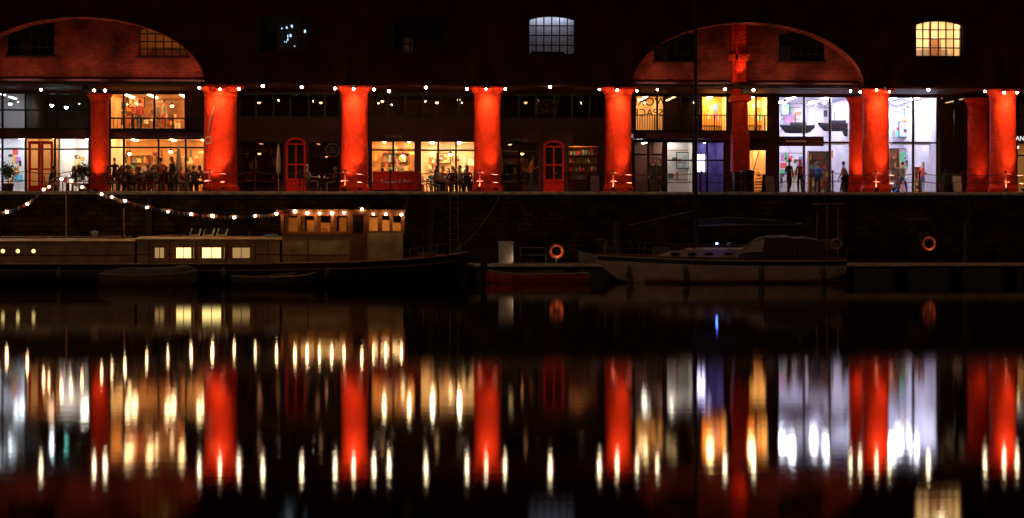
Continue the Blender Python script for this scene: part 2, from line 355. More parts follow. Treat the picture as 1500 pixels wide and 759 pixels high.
for a,ks in ((arches[0],(.25,.5,.75,.93)),(arches[1],(.12,.36,.64,.88))):
    for k in ks:
        X=a[0]+(a[1]-a[0])*k; em=empty("arch_uplight_fill",(X,YW+.12,ZL+.12)); m=MB(); m.box(-.9,.9,-.05,.05,-.05,.03,FRAME); m.build("housing",em)  # fill lights added in place of red bounce from the columns
        l=light('AREA',"lamp",(0,.0,.06),None,17,(1,.58,.38),em,1.8); l.data.shape='RECTANGLE'; l.data.size_y=.12; l.rotation_euler=Vector((0,.12,1)).to_track_quat('-Z','Y').to_euler()
X=SX(1084,82); em=empty("arch_uplight_fill",(X,81.5,ZL+.2)); m=MB(); m.box(-.1,.1,-.05,.05,-.05,.03,FRAME); m.build("housing",em); l=light('SPOT',"lamp",(0,.05,.08),None,90,(1,.65,.45),em,.05,50); l.rotation_euler=Vector((0,.25,1)).to_track_quat('-Z','Y').to_euler()  # one more added fill, aimed up the arch pier
lamps=[(138,132),(154,132),(292,129),(322,130),(350,130),(385,127),(442,127),(491,129),(518,131),(548,131),(570,133),(624,128),(684,130),(712,131),(740,131),(806,128),(878,131),(904,132),(933,133),(1062,130),(1104,132),(1246,133),(1260,134),(1284,133),(1303,134),(1360,131),(1443,134),(1471,136),(1490,135),(963,131),(-40,130),(60,131)]
for px,py in lamps:
    Y=81.05; X,Z=ap(px,py+random.uniform(-1,1),Y)
    m=MB(); m.sph((0,0,0),.062*random.uniform(.75,1.12),BULBC,10,8); m.lathe([(.02,.12),(.06,.11),(.16,.045),(.17,.03),(.15,.035),(.05,.09)],(0,0,0),14,FRAME); m.tube([(0,0,.11),(0,.06,.18),(0,.26,.18)],.012,6,FRAME)  # hood added over the bulb to keep its light off the upper wall
    m.build("arcade_lamp",None,(X,Y,Z))
# ------------------------------------------------------------------ glazed frontage
op=[]
def OP(a,b,z0,z1,mu=(),tr=()): op.append((SX(a,YG),SX(b,YG),z0,z1,[SX(p,YG) for p in mu],tr))
OP(-230,131,7.5,9.4,(-190,-120,-60,3,37,84),(8.5,))
OP(-230,131,QZ+.02,7.1,(-190,-120,-60,3,37,80),(6.5,))
OP(160,272,7.5,9.4,(181,226),(8.1,))
OP(160,300,QZ+.02,7.1,(181,232,272),(6.6,))
OP(350,498,8.15,9.4,(375,400,425,452,476),())
OP(350,416,4.6,6.9,(372,394),(6.2,))
OP(451,498,4.6,6.9,(475,),(6.2,))
OP(545,697,8.15,9.4,(568,594,620,645,672),())
OP(543,609,QZ+.3,7.0,(576,),(6.5,)); OP(615,697,QZ+.02,7.0,(642,668),(6.5,))
OP(735,888,8.15,9.4,(760,786,812,838,864),())
OP(735,788,4.7,6.9,(761,),(6.2,)); OP(831,878,4.9,6.8,(),(6.2,))
OP(930,1066,7.5,9.4,(963,998,1027),())
OP(928,972,QZ+.02,7.0,(950,),(6.3,)); OP(976,1062,QZ+.02,7.0,(1016,1036),(6.0,))
OP(1091,1126,7.5,9.4,(1108,),()); OP(1096,1124,QZ+.02,6.6,(),())
OP(1140,1257,QZ+.02,9.4,(1178,1216),(6.95,))
OP(1300,1374,QZ+.02,9.4,(1338,),(6.95,))
OP(1377,1450,QZ+.02,9.4,(1400,1426),(5.6,7.0,8.3)); OP(1455,1700,7.5,9.4,(1490,1540,1580,1620,1660),(8.4,)); OP(1455,1700,QZ+.02,7.0,(1490,1540,1580,1620,1660),(6.3,))
mb=MB(); wallgrid(mb,XL,XR,QZ,ZL+.05,YG,YG+.25,[o[:4] for o in op],DARKWALL); mb.build("shopfront_wall",wh)
mb=MB()
for x0,x1,z0,z1,mu,tr in op:
    y=YG+.05
    mb.box(x0,x0+.07,y,y+.1,z0,z1,FRAME);mb.box(x1-.07,x1,y,y+.1,z0,z1,FRAME);mb.box(x0+.07,x1-.07,y,y+.1,z0,z0+.08,FRAME);mb.box(x0+.07,x1-.07,y,y+.1,z1-.07,z1,FRAME)
    for X in mu: mb.box(X-.05,X+.05,y+.003,y+.097,z0+.08,z1-.07,FRAME)
    for Z in tr: mb.box(x0+.07,x1-.07,y+.006,y+.09,Z-.04,Z+.04,FRAME)
    mb.quad((x0,y+.05,z0),(x1,y+.05,z0),(x1,y+.05,z1),(x0,y+.05,z1),GLASS)
mb.build("shopfront_glazing",wh)
def room(a,b,z0,z1,D,wall,L,col,nl=3,back=None,floor=WOODF,ceil=None,lsz=(.13,1.3),drop=.02):
    x0,x1=SX(a,YG)-.0,SX(b,YG)+.0; ya,yb=YG+.26,YG+.26+D; mb=MB(); back=back or wall; ceil=ceil or wall
    mb.quad((x0,yb,z0),(x1,yb,z0),(x1,yb,z1),(x0,yb,z1),back); mb.quad((x0,ya,z0),(x0,yb,z0),(x0,yb,z1),(x0,ya,z1),wall); mb.quad((x1,ya,z0),(x1,ya,z1),(x1,yb,z1),(x1,yb,z0),wall)
    mb.quad((x0,ya,z1),(x0,yb,z1),(x1,yb,z1),(x1,ya,z1),ceil); mb.quad((x0,ya,z0),(x1,ya,z0),(x1,yb,z0),(x0,yb,z0),floor)
    if L>0:
        e=emi("ceiling_lamp_%d_%d_%d_%d"%(L*10,col[0]*99,col[1]*99,col[2]*99),col,L)
        for i in range(nl):
            X=x0+(x1-x0)*(i+.5+random.uniform(-.15,.15))/nl
            for yy in (ya+D*.28,ya+D*.75):
                hl=min(lsz[1]/2,D*.2); mb.box(X-lsz[0]/2,X+lsz[0]/2,yy-hl,yy+hl,z1-drop-.03,z1-drop,e)
    mb.build("interior_room",wh); return x0,x1,ya,yb
WARM=(1,.62,.28); COOL=(.80,.90,1); NEUT=(1,.86,.68)
room(-230,35,4.24,7.2,4,WHITEW,34,COOL,5); room(37,84,4.24,7.2,2.5,CREAM,26,(1,.6,.35),1); room(86,133,4.24,7.2,4,WHITEW,60,NEUT,1)
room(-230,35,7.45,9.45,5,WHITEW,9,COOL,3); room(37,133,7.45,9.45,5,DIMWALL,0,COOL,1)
room(158,275,7.45,9.45,4,ORW,42,WARM,3,back=BRWALL,ceil=CREAM)
room(158,302,4.24,7.2,5,CREAM,60,(1,.66,.33),3,back=ORW)
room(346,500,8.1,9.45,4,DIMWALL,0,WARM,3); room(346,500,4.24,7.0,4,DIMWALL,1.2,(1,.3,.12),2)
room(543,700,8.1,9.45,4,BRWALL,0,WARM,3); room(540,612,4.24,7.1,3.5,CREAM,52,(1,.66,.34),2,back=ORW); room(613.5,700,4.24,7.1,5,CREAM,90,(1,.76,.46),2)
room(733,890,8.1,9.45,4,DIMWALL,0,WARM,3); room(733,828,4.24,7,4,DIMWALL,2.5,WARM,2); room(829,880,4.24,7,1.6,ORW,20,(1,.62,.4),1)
room(928,972,7.45,9.45,4,CREAM,36,WARM,1); room(973,1025,7.45,9.45,4,DIMWALL,5,WARM,1); room(1026,1068,7.45,9.45,2,CREAM,120,WARM,1)
room(926,974,4.24,7.1,4,DIMWALL,34,NEUT,1); room(975,1018,4.24,7.1,2,WHITEW,22,NEUT,1); room(1019,1066,4.24,7.1,3,mat("lilac_wall",(.35,.3,.6),.8),8,(.75,.65,1),1)
room(1090,1128,7.45,9.45,2,CREAM,130,WARM,1); room(1094,1126,4.24,6.9,4,CREAM,40,WARM,1)
LAV=mat("lavender_wall",(.62,.60,.74),.8,0,.8,.18)
room(1138,1259,4.24,9.45,6,LAV,135,(.95,.92,1),2,floor=WOODF); room(1298,1375,4.24,9.45,6,LAV,135,(.95,.93,1),2,floor=WOODF)
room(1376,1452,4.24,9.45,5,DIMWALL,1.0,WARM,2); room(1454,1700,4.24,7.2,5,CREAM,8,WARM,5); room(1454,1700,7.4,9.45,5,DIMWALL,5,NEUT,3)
mb=MB(); mb.box(XL+.6,XR-.6,92.6,92.8,QZ,ZTOP,DARKWALL); mb.box(XL+.6,XR-.6,YG+.3,92.5,ZL+.35,ZL+.5,DARKWALL); mb.build("core_wall",wh)
text("COFFEE","shop_sign",(SX(925,85.2),85.35,7.08),.36,emi("sign_white",(1,1,1),1.0))
text("LUNCH","shop_sign",(SX(577,85.2),85.40,7.12),.24,cm((.35,.25,.2)))
text("BOATSHED","shop_sign",(SX(758,85.2),85.40,6.95),.22,cm((.35,.25,.2)))
text("WORK","window_lettering",(SX(950,85.4),85.47,8.85),.62,cm((.02,.02,.02)),rz=math.pi); text("SPACE","window_lettering",(SX(950,85.4),85.47,8.3),.55,cm((.02,.02,.02)),rz=math.pi)
text("WORK","window_lettering",(SX(800,85.4),85.47,8.85),.45,cm((.2,.1,.08)),rz=math.pi); text("SPACE","window_lettering",(SX(800,85.4),85.47,8.4),.45,cm((.2,.1,.08)),rz=math.pi)
text("GANS","shop_sign",(SX(1495,85.2),85.40,7.08),.34,emi("sign_white",(1,1,1),1.0))
def roundsign(px,py):
    c_=cm((.22,.13,.1)); X,Z=ap(px,py,85.3); m=MB(); m.lathe([(.001,0),(.36,0),(.38,.02),(.38,.06),(.001,.06)],(0,0,0),28,c_,False); m.lathe([(.001,.061),(.31,.063),(.31,.063)],(0,0,0),28,BLACK,False)
    for k in range(3):
        m.box(-.2+.05*k,.2-.05*k,-.13+.11*k,-.08+.11*k,.063,.07,c_)
    o=m.build("round_wall_sign",None,(X,85.46,Z)); o.rotation_euler=(math.pi/2,0,0)
roundsign(487,220)
def arched_door(px0,px1,py0,py1):
    Y=YG; x0,x1=SX(px0,Y),SX(px1,Y); z0=QZ+.02; z1=SZ(py0,(px0+px1)/2,Y); cx=(x0+x1)/2; hw=(x1-x0)/2; zs=z1-.3
    m=MB()
    def arch(h,zs_,za):
        return [(cx+h,z0)]+[(cx+h*math.cos(math.pi*i/12),zs_+(za-zs_)*math.sin(math.pi*i/12)) for i in range(13)]+[(cx-h,z0)]
    o=arch(hw,zs,z1); i=arch(hw-.1,zs,z1-.1)
    for k in range(len(o)-1):
        a,b,c,d=o[k],o[k+1],i[k+1],i[k]
        m.add([(a[0],Y-.1,a[1]),(b[0],Y-.1,b[1]),(c[0],Y-.1,c[1]),(d[0],Y-.1,d[1]),(a[0],Y-.005,a[1]),(b[0],Y-.005,b[1]),(c[0],Y-.02,c[1]),(d[0],Y-.02,d[1])],[(0,1,2,3),(0,4,5,1),(3,2,6,7)],REDP)
    m.add([(p[0],Y-.03,p[1]) for p in i],[tuple(range(len(i)))],mat("door_glass_dark",(.02,.015,.012),.1))
    m.box(cx-hw+.1,cx+hw-.1,Y-.08,Y-.035,zs-.06,zs+.02,REDP); m.box(cx-.04,cx+.04,Y-.08,Y-.036,z0,zs-.06,REDP)
    for s in (-1,1):
        xa=cx+s*.04; xb=cx+s*(hw-.1)
        m.box(xa,xb,Y-.07,Y-.037,z0+.02,z0+.75,REDP); m.box(xa,xb,Y-.07,Y-.037,z0+1.45,z0+1.53,REDP)
    m.sph((cx+.1,Y-.12,z0+1.05),.035,METAL,8,6)
    m.build("arched_door")
    flood(cx+.1,Y-1.2,ZL-.15,(cx,Y,z0+1.3),55,34,(1,.6,.4),"shopfront_spot")
arched_door(419,448,202,272); arched_door(796,826,206,276)
def dbl_door(px0,px1,zt):
    x0,x1=SX(px0,YG),SX(px1,YG); m=MB(); y=YG-.06; cx=(x0+x1)/2
    for a,b in ((x0,cx-.01),(cx+.01,x1)):
        m.box(a,a+.12,y,y+.06,QZ,zt,REDP);m.box(b-.12,b,y,y+.06,QZ,zt,REDP);m.box(a+.12,b-.12,y,y+.06,QZ,QZ+.4,REDP);m.box(a+.12,b-.12,y,y+.06,zt-.15,zt,REDP);m.box(a+.12,b-.12,y+.01,y+.05,QZ+1.2,QZ+1.28,REDP)
        m.quad((a+.12,y+.03,QZ+.4),(b-.12,y+.03,QZ+.4),(b-.12,y+.03,zt-.15),(a+.12,y+.03,zt-.15),GLASS)
    m.box(cx-.06,cx-.04,y-.06,y-.04,QZ+.9,QZ+1.4,METAL); m.box(cx+.04,cx+.06,y-.06,y-.04,QZ+.9,QZ+1.4,METAL)
    m.build("double_door")
dbl_door(42,78,6.9)
def balustrade(px0,px1,Y,z0,h,step=.13,m_=FRAME):
    x0,x1=SX(px0,Y),SX(px1,Y); m=MB(); m.box(x0,x1,Y-.03,Y+.03,z0+h-.05,z0+h,m_); m.box(x0,x1,Y-.02,Y+.02,z0+.08,z0+.12,m_)
    n=int((x1-x0)/step)
    for i in range(n+1): X=x0+(x1-x0)*i/n; r=.035 if i%8==0 else .014; m.box(X-r,X+r,Y-.012,Y+.012,z0,z0+h-.052,m_)
    m.build("balustrade")
balustrade(930,1068,85.2,7.42,.95); balustrade(1090,1128,85.2,7.42,.95); balustrade(160,300,85.2,7.35,.75,.2)
mb=MB(); mb.box(SX(928,85),SX(1128,85),84.9,YG-.01,7.1,7.4,DARKWALL); mb.box(SX(158,85),SX(302,85),84.9,YG-.01,7.12,7.33,DARKWALL); mb.build("balcony_slab",wh)
# ------------------------------------------------------------------ interior items
pal=[(.8,.1,.08),(.1,.3,.7),(.9,.7,.1),(.1,.5,.25),(.8,.8,.8),(.6,.2,.5),(.05,.05,.06),(.9,.45,.1),(.15,.55,.65),(.35,.2,.1)]
def shelving(px0,px1,Y,z0,z1,rows,name="shop_shelving",fill=.8):
    x0,x1=SX(px0,Y),SX(px1,Y); m=MB(); m.box(x0,x0+.04,Y,Y+.35,z0,z1,WOOD); m.box(x1-.04,x1,Y,Y+.35,z0,z1,WOOD); m.box(x0+.04,x1-.04,Y+.33,Y+.35,z0,z1,CREAM)
    for r in range(rows+1):
        Z=z0+(z1-z0-.04)*r/rows; m.box(x0+.04,x1-.04,Y+.002,Y+.328,Z,Z+.03,WOOD)
        if r<rows:
            X=x0+.06; hh=(z1-z0)/rows
            while X<x1-.15:
                ww=random.uniform(.07,.2)
                if random.random()<fill:
                    h_=random.uniform(.4,.85)*hh
                    if random.random()<.5: m.box(X,X+ww,Y+.05,Y+.25,Z+.031,Z+h_,cm(random.choice(pal)))
                    else: m.lathe([(ww*.4,0),(ww*.45,h_*.5),(ww*.15,h_*.75),(ww*.15,h_-.03),(.002,h_-.03)],(X+ww/2,Y+.15,Z+.031),8,cm(random.choice(pal)))
                X+=ww+.03
    m.build(name)
def picture(px,py,w_,h_,Y,c,c2=None):
    X,Z=ap(px,py,Y); m=MB(); m.box(-w_/2,w_/2,-.03,0,-h_/2,h_/2,FRAME); m.box(-w_/2+.05,w_/2-.05,-.034,-.03,-h_/2+.05,h_/2-.05,cm(c))
    if c2:
        for k in range(6):
            a=random.uniform(-w_*.38,w_*.15); b=random.uniform(-h_*.4,h_*.15); m.box(a,a+w_*random.uniform(.1,.28),-.037-.001*k,-.034,b,b+h_*random.uniform(.08,.28),cm(c2 if k%2 else random.choice(pal)))
    m.build("framed_picture",None,(X,Y,Z))
def retail(px0,px1,Y,z0,z1,n,name="retail_display",P=pal):
    # hanging prints, garments and boxes on a wall grid
    x0,x1=SX(px0,Y),SX(px1,Y); m=MB(); m.box(x0,x1,Y+.06,Y+.09,z1,z1+.05,METAL); m.box(x0,x1,Y+.06,Y+.09,z0+.2,z0+.25,METAL)
    for k in range(n):
        X=random.uniform(x0,x1-.2); Z=random.uniform(z0,z1-.3); ww=random.uniform(.08,.4); hh=random.uniform(.1,.5); d=.004*k/n*10
        if random.random()<.4:
            m.add([(X,Y-d,Z),(X+ww,Y-d,Z),(X+ww,Y-d,Z+hh*.8),(X+ww*1.25,Y-d,Z+hh*.7),(X+ww*.7,Y-d,Z+hh),(X+ww*.3,Y-d,Z+hh),(X-ww*.25,Y-d,Z+hh*.7),(X,Y-d,Z+hh*.8)],[tuple(range(8))],cm(random.choice(P)))
        else: m.box(X,X+ww,Y-d,Y+.05,Z,Z+hh,cm(random.choice(P)))
    m.build(name)
wpal=[(.5,.15,.05),(.8,.6,.3),(.15,.05,.03),(.3,.1,.05),(.7,.35,.1),(.1,.12,.1),(.85,.8,.6)]
retail(1142,1180,90.8,QZ+.3,6.6,46); retail(1218,1252,91,QZ+.3,6.7,44); retail(1304,1336,91,QZ+.3,6.8,40); retail(1342,1372,91.2,QZ+.8,6.8,34)
retail(1306,1334,91.3,7.3,9.1,12); retail(1200,1252,91.4,7.9,9.2,12); retail(1144,1172,91.4,8.3,9.2,7)
retail(165,296,90.4,QZ+1.1,6.8,46,"wall_decor",wpal); retail(546,606,88.9,QZ+1.0,6.8,24,"wall_decor",wpal); retail(620,696,90.4,QZ+1.0,6.8,26,"wall_decor",wpal); retail(166,268,89.3,7.6,9.2,26,"wall_decor",wpal); retail(8,33,89.4,QZ+.5,6.7,14,"wall_decor"); retail(90,128,89.4,QZ+.5,6.7,16,"wall_decor",wpal); retail(978,1014,87.6,QZ+.6,6.6,10,"wall_decor",wpal); retail(738,784,89.2,QZ+.6,6.6,20,"wall_decor",wpal); retail(356,412,89.2,QZ+.6,6.6,20,"wall_decor",wpal)
shelving(1185,1215,87.5,QZ,6.6,5); shelving(1303,1318,89,QZ,6.8,5); shelving(1340,1372,88.5,QZ,5.8,3)
shelving(832,877,86.6,5.0,6.75,4,"bottle_shelves"); shelving(738,760,88,QZ,6.4,4,"bottle_shelves",.5)
shelving(560,600,88.8,QZ+.8,6.5,3,"cafe_shelves",.7); shelving(190,222,90,QZ+.9,6.4,3,"cafe_shelves",.6)
for px,py,w_,h_,c,c2 in [(1150,160,.5,.7,(.3,.5,.7),(.8,.7,.1)),(1350,160,1.1,1.9,(.85,.5,.42),(.9,.8,.75)),(1325,190,.7,.9,(.4,.5,.75),(.9,.3,.2)),(1235,150,.5,.6,(.7,.6,.3),(.2,.2,.3)),(1315,225,.9,.6,(.5,.2,.6),(.9,.6,.2))]:
    picture(px,py,w_,h_,91.2,c,c2)
picture(1045,162,1.3,1.7,87.6,(.85,.35,.06),(.95,.8,.5)); picture(1109,162,1.1,1.7,87.6,(.9,.32,.05),(.95,.8,.5)); picture(200,150,.9,.6,89.2,(.5,.15,.05),(.8,.7,.5))
picture(1000,235,.7,.9,87.5,(.55,.6,.62),(.3,.35,.4)); picture(650,232,.8,.6,90.3,(.7,.4,.2),(.2,.1,.05))
X,Z=ap(1025,239,86.4); m=MB(); m.box(-.3,.3,0,.06,-.5,.5,FRAME); m.box(-.26,.26,-.01,0,-.46,.46,emi("purple_window_glow",(.70,.62,1),9)); m.box(-.03,.03,0,.06,-1.5,-.5,FRAME); m.box(-.3,.3,-.1,.2,-1.55,-1.5,FRAME); m.build("purple_glow_panel",None,(X,86.4,Z))  # glowing panel added to stand in for a bright purple-lit window
m=MB(); m.box(SX(1141,85.3),SX(1206,85.3),85.2,85.4,6.75,7.25,DARKWALL); m.box(SX(1150,85.3),SX(1180,85.3),85.18,85.2,6.95,7.05,cm((.8,.7,.6))); m.build("shop_fascia")
m=MB()
for a,b in ((1140,1257),(1300,1374)):
    m.box(SX(a,87)+.3,SX(b,87)-.3,86.9,87.1,6.9,7.1,WHITEP)
for px in (1178,1216,1338): m.box(SX(px,87)-.06,SX(px,87)+.06,86.95,87.05,QZ,9.4,WHITEP)
m.build("gallery_beam",wh)
for px,py,L in [(1168,187,1.9),(1225,184,2.0),(1246,192,1.0)]:
    X,Z=ap(px,py,88); m=MB(); n=14; vs=[]; fs=[]
    for i in range(n+1):
        t=i/n; b=.24*math.sin(math.pi*min(.985,max(.015,t)))**.45; zs=.1+.06*(2*t-1)**2; x=(t-.5)*L; dep=.42*min(1,(t+.05)*5,(1.12-t)*3.5)
        for a in (-1,-.8,-.4,0,.4,.8,1): vs.append((x,b*a,zs-dep*(1-abs(a)**3)))
    for i in range(n):
        for k in range(6): fs.append((i*7+k,(i+1)*7+k,(i+1)*7+k+1,i*7+k+1))
    m.add(vs,fs,cm((.03,.03,.05)),True); m.box(-L*.2,L*.25,-.12,.12,.05,.28,cm((.05,.05,.08))); m.tube([(-L*.05,0,.2),(-L*.05,0,.75)],.02,5,FRAME)
    m.tube([(-L*.3,0,.1),(-L*.3,0,9.4-Z)],.008,4,FRAME); m.tube([(L*.3,0,.1),(L*.3,0,9.4-Z)],.008,4,FRAME)
    m.build("hanging_model_boat",None,(X,88,Z))
def pendant(px,py,Y,top,c,s,r=.09):
    X,Z=ap(px,py,Y); m=MB(); m.sph((0,0,0),r,emi("pendant_%d_%d_%d"%(s,c[1]*99,c[2]*99),c,s),10,8); m.lathe([(.02,r+.1),(.05,r+.06),(r*1.5,r*.2),(r*1.45,r*.15),(.05,r+.03)],(0,0,0),14,FRAME); m.tube([(0,0,r+.08),(0,0,top-Z)],.008,5,FRAME); m.build("pendant_lamp",None,(X,Y,Z))
for a in [(15,152,88,9.4,COOL,25),(76,154,87.6,9.4,COOL,80),(97,157,87.6,9.4,(.3,1,.85),50),(190,225,88,7.1,WARM,35),(250,222,88,7.1,WARM,35),(205,160,88,9.4,WARM,25),(252,155,88,9.4,WARM,25),(590,228,87.6,7.1,WARM,20),(660,226,88,7.1,WARM,25),(428,232,88,6.9,(1,.3,.1),6),(850,140,88,9.4,(.1,1,.4),4),(945,150,88,9.4,WARM,15),(1150,150,87.5,9.4,COOL,50),(1208,150,87.5,9.4,COOL,50),(1330,160,87.5,9.4,COOL,50),(1365,170,87.5,9.4,COOL,50),(1490,215,88,7.0,WARM,20),(470,150,88,9.4,(1,.45,.2),3),(560,148,88,9.4,(1,.5,.22),4),(640,150,88,9.4,(1,.5,.22),6),(672,146,88,9.4,(1,.5,.22),3),(770,150,88,9.4,(1,.4,.2),2.5),(380,150,88,9.4,(1,.45,.25),2),(765,225,88,6.9,(1,.4,.15),8),(380,225,88,6.9,(1,.35,.15),4),(478,228,88,6.9,(1,.35,.15),4)]: pendant(*a)
m=MB(); 
for i in range(9): 
    X=SX(1098,87)+i*.09; m.box(X,X+.9,86.3+i*.22,86.55+i*.22,QZ+.17*i,QZ+.17*i+.05,WOOD)
for sx_ in (0,.8): m.tube([(SX(1098,87)+sx_,86.3,QZ+1),(SX(1098,87)+.8+sx_,88.3,QZ+2.5)],.03,6,FRAME)
m.build("staircase")
def counter(px0,px1,Y,c=WOOD):
    x0,x1=SX(px0,Y),SX(px1,Y); m=MB(); m.box(x0,x1,Y,Y+.6,QZ,QZ+1.0,c); m.box(x0-.04,x1+.04,Y-.05,Y+.65,QZ+1.0,QZ+1.05,COPING)
    for i in range(6): X=x0+.2+(x1-x0-.4)*random.random(); m.lathe([(.05,0),(.06,.12),(.02,.2),(.02,.27)],(X,Y+.3,QZ+1.05),8,cm(random.choice(pal)))
    m.box(x0+.5,x0+1.0,Y+.1,Y+.5,QZ+1.051,QZ+1.4,METAL); m.build("cafe_counter")
counter(552,604,88.0); counter(200,268,89); counter(1150,1180,89.6,WHITEW)
# ------------------------------------------------------------------ outdoor furniture
def chair(X,Y,rz,c=FRAME,z=QZ):
    m=MB(); m.box(-.2,.2,-.2,.2,.43,.46,c)
    for a in (-.18,.18):
        m.tube([(a,.18,0),(a,.18,.44)],.013,5,c); m.tube([(a,-.18,0),(a,-.18,.45),(a,-.24,.88)],.013,5,c)
    for k in range(3): m.box(-.18,.18,-.215-.02*k,-.2-.02*k,.56+.11*k,.62+.11*k,c)
    m.build("cafe_chair",None,(X,Y,z),rz)
def table(X,Y,z=QZ,c=WOOD):
    m=MB(); m.lathe([(.001,.745),(.36,.745),(.37,.73),(.36,.715),(.03,.71),(.025,.05),(.2,.02),(.22,0)],(0,0,0),20,c); 
    for k in range(3): a=k*2.1; m.lathe([(.03,0),(.035,.11),(.03,.11),(.001,.02)],(.18*math.cos(a),.18*math.sin(a),.746),8,cm((.7,.7,.65)))
    m.build("cafe_table",None,(X,Y,z))
# ------------------------------------------------------------------ people
def pose(kind):
    J={};E=[]
    def j(n,p,r): J[n]=(p,r)
    if kind in('stand','talk','walk'):
        lf={'stand':.0,'talk':.03,'walk':.22}[kind]
        j('pel',(0,0,.96),(.15,.11)); j('wai',(0,0,1.12),(.125,.09)); j('che',(0,-.01,1.34),(.155,.105)); j('nk0',(0,0,1.47),(.07,.06)); j('nk',(0,.01,1.55),(.05,.05)); j('hd',(0,.025,1.62),(.06,.065))
        for s,n in ((-1,'l'),(1,'r')):
            st=lf*s
            j('hip'+n,(.09*s,0,.88),(.09,.09)); j('kn'+n,(.1*s,.03+st*.6,.5),(.06,.06)); j('an'+n,(.105*s,-.02+st*1.2-(.08 if st<0 else 0),.09+(.06 if st<0 else 0)),(.04,.042)); j('to'+n,(.12*s,.13+st*1.2-(.05 if st<0 else 0),.035),(.04,.03))
            j('sh'+n,(.185*s,0,1.41),(.06,.06)); 
            if kind=='talk' and s>0: j('el'+n,(.25*s,-.03,1.14),(.045,.045)); j('wr'+n,(.17*s,.2,1.22),(.03,.03)); j('ha'+n,(.14*s,.27,1.26),(.03,.035))
            else: j('el'+n,(.25*s,-.04-st*.4,1.13),(.045,.045)); j('wr'+n,(.25*s,.04-st*.8,.89),(.03,.03)); j('ha'+n,(.25*s,.06-st*.8,.81),(.022,.038))
    else:
        ln={'sit':.05,'lean':.16,'back':-.06}[kind]
        j('pel',(0,0,.54),(.16,.13)); j('wai',(0,ln*.3,.70),(.13,.10)); j('che',(0,ln,.92),(.155,.11)); j('nk0',(0,ln*1.25,1.05),(.07,.06)); j('nk',(0,ln*1.4+.01,1.13),(.05,.05)); j('hd',(0,ln*1.5+.03,1.2),(.06,.065))
        for s,n in ((-1,'l'),(1,'r')):
            j('hip'+n,(.1*s,.06,.53),(.095,.09)); j('kn'+n,(.13*s,.44,.53),(.065,.065)); j('an'+n,(.13*s,.42,.09),(.042,.042)); j('to'+n,(.14*s,.57,.035),(.04,.03))
            j('sh'+n,(.185*s,ln*1.1,.99),(.06,.06)); j('el'+n,(.27*s,ln+.08,.76),(.045,.045))
            if kind=='sit' and s>0: j('wr'+n,(.14*s,.26,.95),(.03,.03)); j('ha'+n,(.09*s,.28,1.03),(.03,.035))
            else: j('wr'+n,(.17*s,.36+ln*.3,.77),(.03,.03)); j('ha'+n,(.14*s,.44+ln*.3,.775),(.035,.022))
    E=[('pel','wai','t'),('wai','che','t'),('che','nk0','t'),('nk0','nk','s'),('nk','hd','s')]
    for n in 'lr': E+=[('pel','hip'+n,'p'),('hip'+n,'kn'+n,'p'),('kn'+n,'an'+n,'p'),('an'+n,'to'+n,'b'),('che','sh'+n,'t'),('sh'+n,'el'+n,'t'),('el'+n,'wr'+n,'t'),('wr'+n,'ha'+n,'s')]
    return J,E
PC={}
def body(kind):
    if kind in PC: return PC[kind]
    J,E=pose(kind); names=list(J); me=bpy.data.meshes.new("tmp"); me.from_pydata([J[n][0] for n in names],[(names.index(a),names.index(b)) for a,b,_ in E],[])
    o=bpy.data.objects.new("tmp",me); scene.collection.objects.link(o); sm=o.modifiers.new("s",'SKIN'); sm.branch_smoothing=.3
    for i,n in enumerate(names): me.skin_vertices[0].data[i].radius=J[n][1]; me.skin_vertices[0].data[i].use_root=(i==0)
    o.modifiers.new("u",'SUBSURF').levels=1
    dg=bpy.context.evaluated_depsgraph_get(); ev=o.evaluated_get(dg); em=ev.to_mesh()
    vs=[tuple(v.co) for v in em.vertices]; fs=[tuple(p.vertices) for p in em.polygons]; reg=[]
    S=[(Vector(J[a][0]),Vector(J[b][0]),r) for a,b,r in E]
    for f in fs:
        c=sum((Vector(vs[i]) for i in f),Vector())/len(f); best=9;br='t'
        for a,b,r in S:
            d=b-a; t=max(0,min(1,(c-a).dot(d)/d.dot(d))); q=(c-(a+d*t)).length
            if q<best: best=q;br=r
        reg.append(br)
    ev.to_mesh_clear(); bpy.data.objects.remove(o); PC[kind]=(vs,fs,reg,J); return PC[kind]
